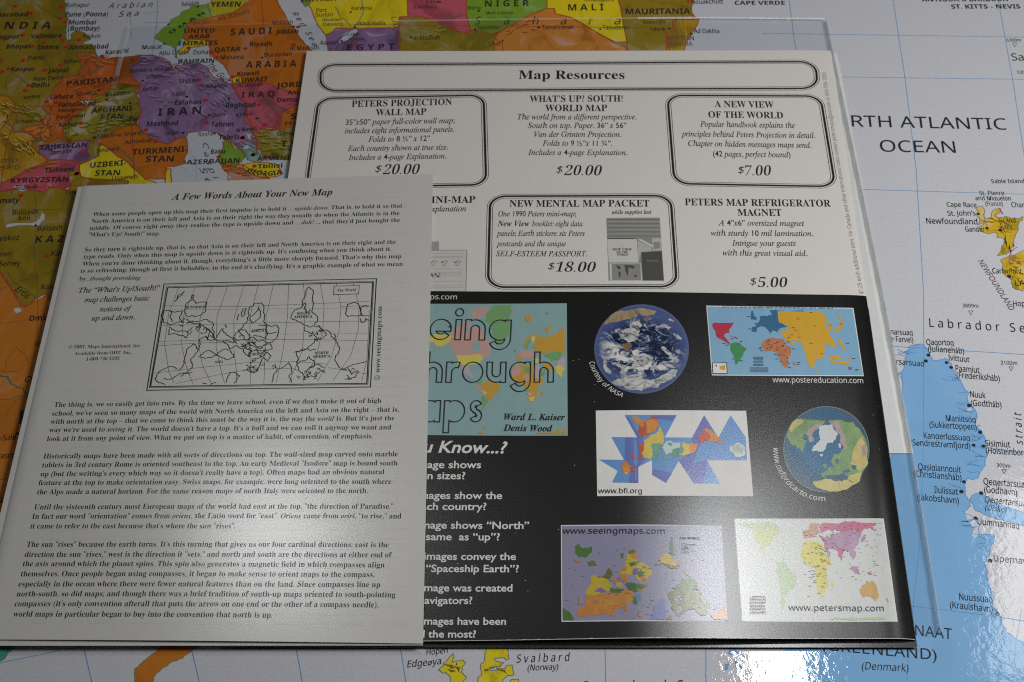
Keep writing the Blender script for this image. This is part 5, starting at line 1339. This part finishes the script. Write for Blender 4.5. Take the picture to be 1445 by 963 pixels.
for i in range(105):
    x, y = rnd.uniform(60, 1330), rnd.uniform(190, 800)
    if i > 60:
        x, y = rnd.choice([(400, 500), (350, 650), (640, 350), (700, 430), (1080, 600), (560, 520), (900, 320), (640, 570), (500, 640)])
        x, y = x + rnd.uniform(-90, 90), y + rnd.uniform(-60, 60)
    if i < 9:
        x, y = 1020, 185 + i * 10
    strip(mb, SB, wpts(SB, [pts(f"{x},{y}", c6)[0], pts(f"{x + rnd.uniform(10, 130 if i < 9 else 40)},{y + 2}", c6)[0]]), 0.00011, P('south_text', (0.15, 0.14, 0.20)), 16)
TXT.append((mb, south, 'place_lettering', None))

# the equal-area map
c7 = (1030, 725, 5.898)
eY, eM, ePu, eG, eO2, eL = P('area_yellow', (0.60, 0.53, 0.09), mottle=0.15), P('area_magenta', (0.50, 0.12, 0.22), mottle=0.2), P('area_purple', (0.40, 0.24, 0.38), mottle=0.25), P('area_pale_green', (0.42, 0.53, 0.30)), P('area_orange', (0.50, 0.30, 0.06), mottle=0.2), P('area_brown', (0.52, 0.30, 0.20), mottle=0.25)
area = picture('pale world map picture with a yellow Africa and magenta Russia', pts("33,40 1280,42 1397,900 97,903", c7), P('area_sea', (0.58, 0.60, 0.585)), WHITE, [
 (P('area_pale_yellow', (0.52, 0.54, 0.24)), c7, "50,85 350,75 430,140 360,190 340,260 290,270 280,320 370,390 330,380 270,310 210,210 170,110"), (eG, c7, "50,85 350,75 420,130 300,140 170,120"), (eG, c7, "385,410 440,400 545,490 540,600 490,650 460,760 440,815 425,760 425,600 380,470"), (eY, c7, "605,270 640,225 770,260 800,340 840,390 810,480 820,600 790,700 755,710 720,600 700,450 640,430 595,370"), (eY, c7, "840,580 855,570 850,640 838,645"),
 (eL, c7, "610,210 600,130 650,140 680,80 740,80 750,160 690,200 640,210"), (eM, c7, "740,95 820,80 960,65 1270,85 1180,110 1120,125 1100,155 940,160 850,140 740,150"), (ePu, c7, "760,205 850,170 940,155 1100,150 1070,260 1020,320 960,310 930,400 890,310 830,290 820,370 780,280"), (eM, c7, "740,190 780,195 830,260 800,270"), (eM, c7, "880,280 950,290 930,400"), (eM, c7, "830,170 870,165 860,190 830,190"), (ePu, c7, "800,310 840,320 820,370"), (ePu, c7, "1000,300 1040,310 1030,400 1010,360"), (ePu, c7, "1010,440 1070,440 1080,510 1040,500"), (ePu, c7, "1100,200 1125,170 1120,230 1090,240"), (eM, c7, "1140,490 1165,490 1190,515 1160,510"),
 (eO2, c7, "1090,620 1140,555 1165,580 1180,555 1235,660 1220,730 1150,690 1105,700"), (eL, c7, "1300,700 1325,730 1300,775 1310,735"), (eO2, c7, "790,395 835,400 820,420"), (eG, c7, "830,880 1000,865 1280,862 1300,880 1000,890"), (eM, c7, "1170,115 1195,112 1185,140"), (P('area_sea', (0.58, 0.60, 0.585)), c7, "800,165 830,160 835,200 810,195"), (P('area_sea', (0.58, 0.60, 0.585)), c7, "740,165 780,170 770,190 740,185")], 1.2, 0.0006)
mb = MB()
text(mb, SB, 'www.petersmap.com', 1113, 862, 1247.5, 863.2, 8.4, INK, 's', 16)
for i in range(120):
    y = rnd.uniform(85, 560)
    x = rnd.uniform(610, 1270)
    strip(mb, SB, wpts(SB, [pts(f"{x},{y}", c7)[0], pts(f"{x + rnd.uniform(8, 26)},{y + 2}", c7)[0]]), 0.00011, INK_SOFT, 16)
for i in range(26):
    y, x = rnd.uniform(250, 690), rnd.uniform(640, 780)
    strip(mb, SB, wpts(SB, [pts(f"{x},{y}", c7)[0], pts(f"{x + 26},{y + 2}", c7)[0]]), 0.00012, INK_SOFT, 16)
for i in range(13):
    y = 690 + i * 12
    strip(mb, SB, wpts(SB, pts(f"{165 + (0 if i else 20)},{y} {305 - rnd.uniform(0, 15)},{y}", c7)), 0.00018, P('area_text', (0.42, 0.42, 0.41)), 16)
TXT.append((mb, area, 'caption', None))

# ------------------------------------------------------------------ the leaflet
lea = empty('leaflet', 'white folded text leaflet about a new map, lying over the brochure', 'leaflet')
LW = 0.1376
def lz(s, t):
    s1, t1 = min(max(s, 0), 1), min(max(t, 0), 1)
    z = 0.0032 + 0.00035 * math.sin(math.pi * s1) * (1 - 0.5 * t1) + 0.0001 * math.sin(5 * t1 + 3 * s1)
    d = s1 * LW
    R0 = 0.0042
    if d < R0:
        z -= 0.0009 * (1 - math.sqrt(max(0.0, 1 - ((R0 - d) / R0) ** 2)))
    return z
SL = Surf([(113, 262.5), (611, 246), (597, 908.5), (-34, 902.5)], [0.0032] * 4, lz)
SLB = Surf([(110, 264), (610, 248), (596.5, 911), (-44, 911.5)], [0.0027] * 4, flat(0.0027))
sheet(SLB, PAPER_L, 0.00012, 20, 20).build('back_page', lea, True)
sheet(SL, PAPER_L, 0.00012, 80, 50).build('front_page', lea, True)

mb = MB()
for k in range(46):        # the print of the other side shows faintly through the paper
    py = 285 + k * 13.2
    x_ = 150 - (py - 262) * 0.21 + rnd.uniform(0, 25)
    while x_ < 575:
        w_ = rnd.uniform(8, 34)
        if rnd.random() < 0.72 and x_ + w_ < 585:
            sl = -0.03 * (1 - (py - 250) / 520)
            a, c = (x_, py + sl * (x_ - 300)), (x_ + w_, py + sl * (x_ + w_ - 300))
            strip(mb, SL, wpts(SL, [a, c]), rnd.uniform(0.0007, 0.0016), GHOST, 1.2)
        x_ += w_ + rnd.uniform(2, 6)
mb.build('show_through_print', lea)
BODY = [
 ("When some people open up this map their first impulse is to hold it ... *upside down*. That is, to hold it so that", 131, 305.4, 567.6, 293.2),
 ("North America is on their left and Asia is on their right the way they usually do when the Atlantic is in the", 129, 315.3, 563.7, 303.6),
 ("middle. Of course right away they realize the type is upside down and ... *duh!* ... that they'd just bought the", 126.4, 325, 564.3, 313.4),
 ("\"What's Up? South!\" map.", 124.6, 334.2, 225.3, 332.4),
 ("So they turn it rightside up, that is, so that Asia is on their left and North America is on their right and the", 119.4, 355.5, 558.5, 344.3),
 ("type reads. Only when this map is upside down is it rightside up. It's confusing when you think about it.", 118, 365.4, 552, 354.2),
 ("When you're done thinking about it, though, everything's a little more sharply focused. That's why this map", 116, 375.5, 566.3, 364.6),
 ("is so refreshing: though at first it befuddles, in the end it's clarifying. It's a graphic example of what we mean", 113.4, 385.3, 568.4, 375.5),
 ("by...*thought provoking*.", 111.6, 396.5, 199.3, 394.9),
 ("The thing is, we so easily get into ruts. By the time we leave school, even if we don't make it out of high", 76, 574.7, 537.8, 568.8),
 ("school, we've seen so many maps of the world with North America on the left and Asia on the right – that is,", 73.2, 587, 563, 581.2),
 ("with north at the top – that we come to think this must be the way it is, the way the *world* is. But it's just the", 71.1, 598.6, 556.5, 593.4),
 ("way we're used to *seeing* it. The world doesn't have a top. It's a ball and we can roll it anyway we want and", 68.8, 610.3, 552, 606.4),
 ("look at it from any point of view. What we put on top is a matter of habit, of convention, of emphasis.", 65.9, 622.7, 526, 618.9),
 ("Historically maps have been made with all sorts of directions on top. The wall-sized map carved onto marble", 61, 647.4, 561.1, 644.3),
 ("tablets in 3rd century Rome is oriented southeast to the top. An early Medieval \"Isodore\" map is bound south", 59.2, 659.9, 561, 657),
 ("up (but the writing's every which way so it doesn't really have a top). Often maps had an obvious natural", 56.6, 672.6, 542.2, 669.5),
 ("feature at the top to make orientation easy. Swiss maps, for example, were long oriented to the south where", 54, 685, 552, 683.2),
 ("the Alps made a natural horizon. For the same reason maps of north Italy were oriented to the north.", 51.9, 698, 518.8, 696.2),
 ("Until the sixteenth century most European maps of the world had east at the top, \"the direction of Paradise.\"", 48, 719.3, 554.7, 718.3),
 ("In fact our word \"orientation\" comes from *oriens*, the Latin word for \"east\". *Oriens* came from *oriri*, \"to rise,\" and", 44.9, 732.5, 566.3, 732),
 ("it came to refer to the east because that's where the sun \"rises\".", 42.3, 746.2, 331.7, 746),
 ("The sun \"rises\" because the earth turns. It's this turning that gives us our four cardinal directions: east is the", 37.1, 772.2, 548.2, 772.7),
 ("direction the sun \"rises,\" west is the direction it \"sets,\" and north and south are the directions at either end of", 34.3, 786.4, 552.8, 787),
 ("the axis around which the planet spins. This spin also generates a magnetic field in which compasses align", 31.7, 799.4, 542.5, 801.2),
 ("themselves. Once people began using compasses, it began to make sense to orient maps to the compass,", 28.8, 813.7, 528.2, 814.7),
 ("especially in the ocean where there were fewer natural features than on the land. Since compasses line up", 25.7, 828, 536.5, 829),
 ("north-south, so did maps; and though there was a brief tradition of south-up maps oriented to south-pointing", 23.1, 842, 557.8, 843.3),
 ("compasses (it's only convention afterall that puts the arrow on one end or the other of a compass needle),", 20.2, 856, 533.9, 857.6),
 ("world maps in particular began to buy into the convention that north is up.", 18.2, 870.5, 384.1, 871.8),
]
mb = MB(); text(mb, SL, 'A Few Words About Your New Map', 241.4, 282.6, 469, 275.6, 8.8, INK_L, 'bi', 3); TXT.append((mb, lea, 'heading', None))
mb = MB()
for t, x0, y0, x1, y1 in BODY:
    text(mb, SL, t, x0, y0, x1, y1, 0, INK_L, 'r', 3, mm=2.08)
for t, x0, y0, x1, y1 in [("© 2001, Maps International, Inc.", 96.5, 492.2, 198.5, 490.2), ("Available from ODT, Inc.,", 104.9, 501.3, 186.9, 499.7), ("1-800-736-1293", 121.5, 509.3, 168.2, 508)]:
    text(mb, SL, t, x0, y0, x1, y1, 0, INK_L, 'r', 3, mm=1.45)
TXT.append((mb, lea, 'lettering', None))
mb = MB()
for t, x0, y0, x1, y1 in [("The “What's Up?South!”", 110.8, 413.6, 225.3, 409.8), ("map challenges basic", 118.6, 427, 210.7, 424.4), ("notions of", 140.4, 440, 184.8, 438.8), ("up and down.", 129, 452.8, 190.2, 450.9)]:
    text(mb, SL, t, x0, y0, x1, y1, 0, INK_L, 'im', 3, mm=2.5)
TXT.append((mb, lea, 'caption', None))
mb = MB()
text(mb, SL, '© www.seeingmaps.com', 0, 0, 0, 0, 7, INK_L, 'rl', 3, path=[(536, 537), (537, 500), (538, 466), (539.3, 432.6)], mm=1.8)
TXT.append((mb, lea, 'web_address', None))

c8 = (200, 390, 4.188)
mb = MB()
FR = [(231.5, 401.2), (531.2, 393.6), (522.8, 546.4), (207.2, 551.2)]
for k, wd in ((0, 0.0004), (3.6, 0.00022), (5.2, 0.00042)):
    strip(mb, SL, wpts(SL, inset(FR, k)), wd, INK_L, 2, True, 0.004)
fr = mb.build('map_diagram', lea, label='framed line drawing of the world with the south on top')
mb = MB()
LINES = ["220,65 160,220 135,400 160,560 190,632", "320,60 250,230 235,400 265,540 305,640", "418,58 345,250 335,400 360,530 415,640", "510,55 445,240 440,420 470,560 490,635", "605,52 545,250 545,430 560,560 560,635", "690,48 640,240 640,440 645,640",
  "780,45 735,240 730,440 722,638", "868,42 862,240 835,440 795,630", "955,42 970,180 960,300 950,440 870,630", "1055,42 1078,180 1070,320 1030,480 950,630", "1150,42 1178,180 1165,330 1120,480 1040,620", "1250,40 1285,180 1280,320 1235,470 1130,620", "1345,200 1340,330 1330,500 1300,620",
  "135,175 600,180 1100,160 1350,148", "125,292 600,280 1000,270 1350,265", "100,385 560,375 1000,375 1340,382", "98,412 330,395 560,390", "60,575 300,545 640,510 900,505 1100,520", "200,635 420,590 640,550 900,545", "1100,540 1340,580", "1178,180 1350,172"]
for s in LINES:
    strip(mb, SL, wpts(SL, pts(s, c8)), 0.00013, INK_L, 3)
for s, x0, x1 in (("dash", 140, 1340), ("dash2", 800, 1340)):
    y0 = 200 if s == 'dash' else 350
    x = x0
    while x < x1:
        yy = y0 - 12 * (x - 140) / 1200
        strip(mb, SL, wpts(SL, pts(f"{x},{yy} {x + 10},{yy}", c8)), 0.00012, INK_L, 3)
        x += 18
COAST = ["270,240 258,190 285,145 302,140 322,162 385,155 380,192 350,232 312,240 295,232 272,245", "298,138 296,115 308,112 306,136", "195,150 212,118 252,88 240,112 205,140 198,152", "590,235 600,195 618,192 608,228 590,240", "575,225 565,262",
  "630,215 670,160 708,158 720,215 720,265 745,290 800,290 808,340 770,390 745,395 720,378 690,385 660,360 620,380 600,350 580,330 570,320 600,290 628,265 630,215", "545,355 590,315 620,330 632,380 600,375 560,380 545,355", "640,240 690,180 700,240 650,280 640,240", "650,330 740,320 735,370 660,350", "690,290 740,290 745,340 800,330",
  "440,365 480,310 505,350 540,365 555,390 500,380 440,375", "498,285 502,305", "330,430 340,375 380,360 410,380 440,370", "265,280 300,265 380,255 425,285 430,335 438,375 420,350 400,320 360,290 320,280 265,280", "320,320 345,275 350,300 330,330", "370,340 385,310 410,330 390,370 375,355",
  "220,560 255,480 270,430 305,400 335,435 310,470 290,490 300,540 270,565 240,590 225,590", "335,480 390,440 440,465 500,430 545,480 500,495 440,470 380,485 345,480", "80,610 110,560 160,535 210,550", "75,605 100,630 140,640", "130,605 170,610 215,580 300,565", "480,380 520,430 560,410 600,430 640,480 650,440 600,410", "590,420 640,390 700,430 760,400 770,430 720,440 640,440",
  "640,520 660,490 700,480 740,450 765,470 745,500 720,480 690,540 670,570 640,565 620,550", "500,630 520,570 560,575 580,590 560,620 545,635", "600,560 640,540 660,570 690,545", "770,630 780,590 830,540 870,510 885,540 870,590 885,630", "770,535 790,525 795,540 775,545", "440,630 405,640", "360,630 385,635",
  "880,245 905,200 945,185 970,110 985,65 1010,80 1008,150 1005,205 1030,230 1040,265 1020,290 985,300 935,275 880,250", "945,180 965,160 975,215 1000,200", "960,300 965,325 1010,340 1030,375 1060,370 1090,350 1060,315 1040,290", "1020,300 1060,310 1110,330 1140,375", "1030,375 1000,410 940,440 915,450 925,490 920,530 950,570 980,600", "1140,340 1160,400 1165,450 1145,470 1165,540 1190,555 1260,520 1330,505", "920,520 960,500 990,475 1020,500 1010,540 970,560", "1220,545 1240,580 1280,560 1260,600 1200,610", "1215,165 1250,155 1285,175 1290,235 1220,240 1218,165", "1300,180 1345,178", "1300,180 1300,235 1345,235", "1290,250 1300,275 1320,270 1325,250 1345,262",
  "130,205 240,205 240,270 130,275 130,205", "175,205 180,270", "160,300 200,325 270,330 300,300", "165,310 160,345 265,365 270,330", "900,450 950,430 1000,440 1030,430", "980,600 1030,590 1060,560", "990,540 1040,520 1080,540"]
for s in COAST:
    strip(mb, SL, rough_line(wpts(SL, pts(s, c8)), 0.0011, False, 0.0008), 0.00033, INK_L, 3.6)
for i in range(70):     # ragged island specks
    x, y = rnd.choice([(960, 570), (1000, 590), (930, 540), (1060, 560), (720, 470), (660, 540), (340, 300), (390, 330), (600, 380), (250, 270), (1230, 580), (540, 590), (1030, 340), (690, 420), (620, 400)])
    x += rnd.uniform(-45, 45); y += rnd.uniform(-28, 28)
    p = [(x, y)]
    for j in range(4):
        p.append((p[-1][0] + rnd.uniform(-14, 14), p[-1][1] + rnd.uniform(-10, 10)))
    strip(mb, SL, wpts(SL, [(200 + a / 4.188, 390 + b_ / 4.188) for a, b_ in p]), 0.00026, INK_L, 3.7)
quad(mb, SL, pts("1138,60 1286,55 1282,105 1134,110", c8), PAPER_L, 4.4, 2, 2)
strip(mb, SL, wpts(SL, pts("1138,60 1286,55 1282,105 1134,110", c8)), 0.00025, INK_L, 5, True)
for t, x0, y0, x1, y1, h in [('The World', 1155, 93, 1266, 89, 1.1), ('AUSTRALIA', 258, 192, 382, 188, 0.95), ('AFRICA', 645, 330, 725, 328, 0.9), ('EUROPE', 628, 470, 715, 466, 0.95), ('ASIA', 430, 515, 482, 513, 0.95), ('SOUTH', 918, 228, 998, 226, 0.95), ('AMERICA', 900, 248, 1010, 246, 0.95), ('NORTH', 1022, 462, 1105, 460, 0.95), ('AMERICA', 1010, 482, 1115, 480, 0.95)]:
    a, c = pts(f"{x0},{y0} {x1},{y1}", c8)
    text(mb, SL, t, a[0], a[1], c[0], c[1], 0, INK_L, 'b', 5.6, mm=h * 1.25)
TXT.append((mb, fr, 'drawing_print', None))

# ------------------------------------------------------------------ set all lettering
flush_text()
LM.build('lettering', the_map)
for t in TXT:
    o = t[0].build(t[2] if len(t) > 2 else 'lettering', t[1], label=t[3] if len(t) > 3 else None)
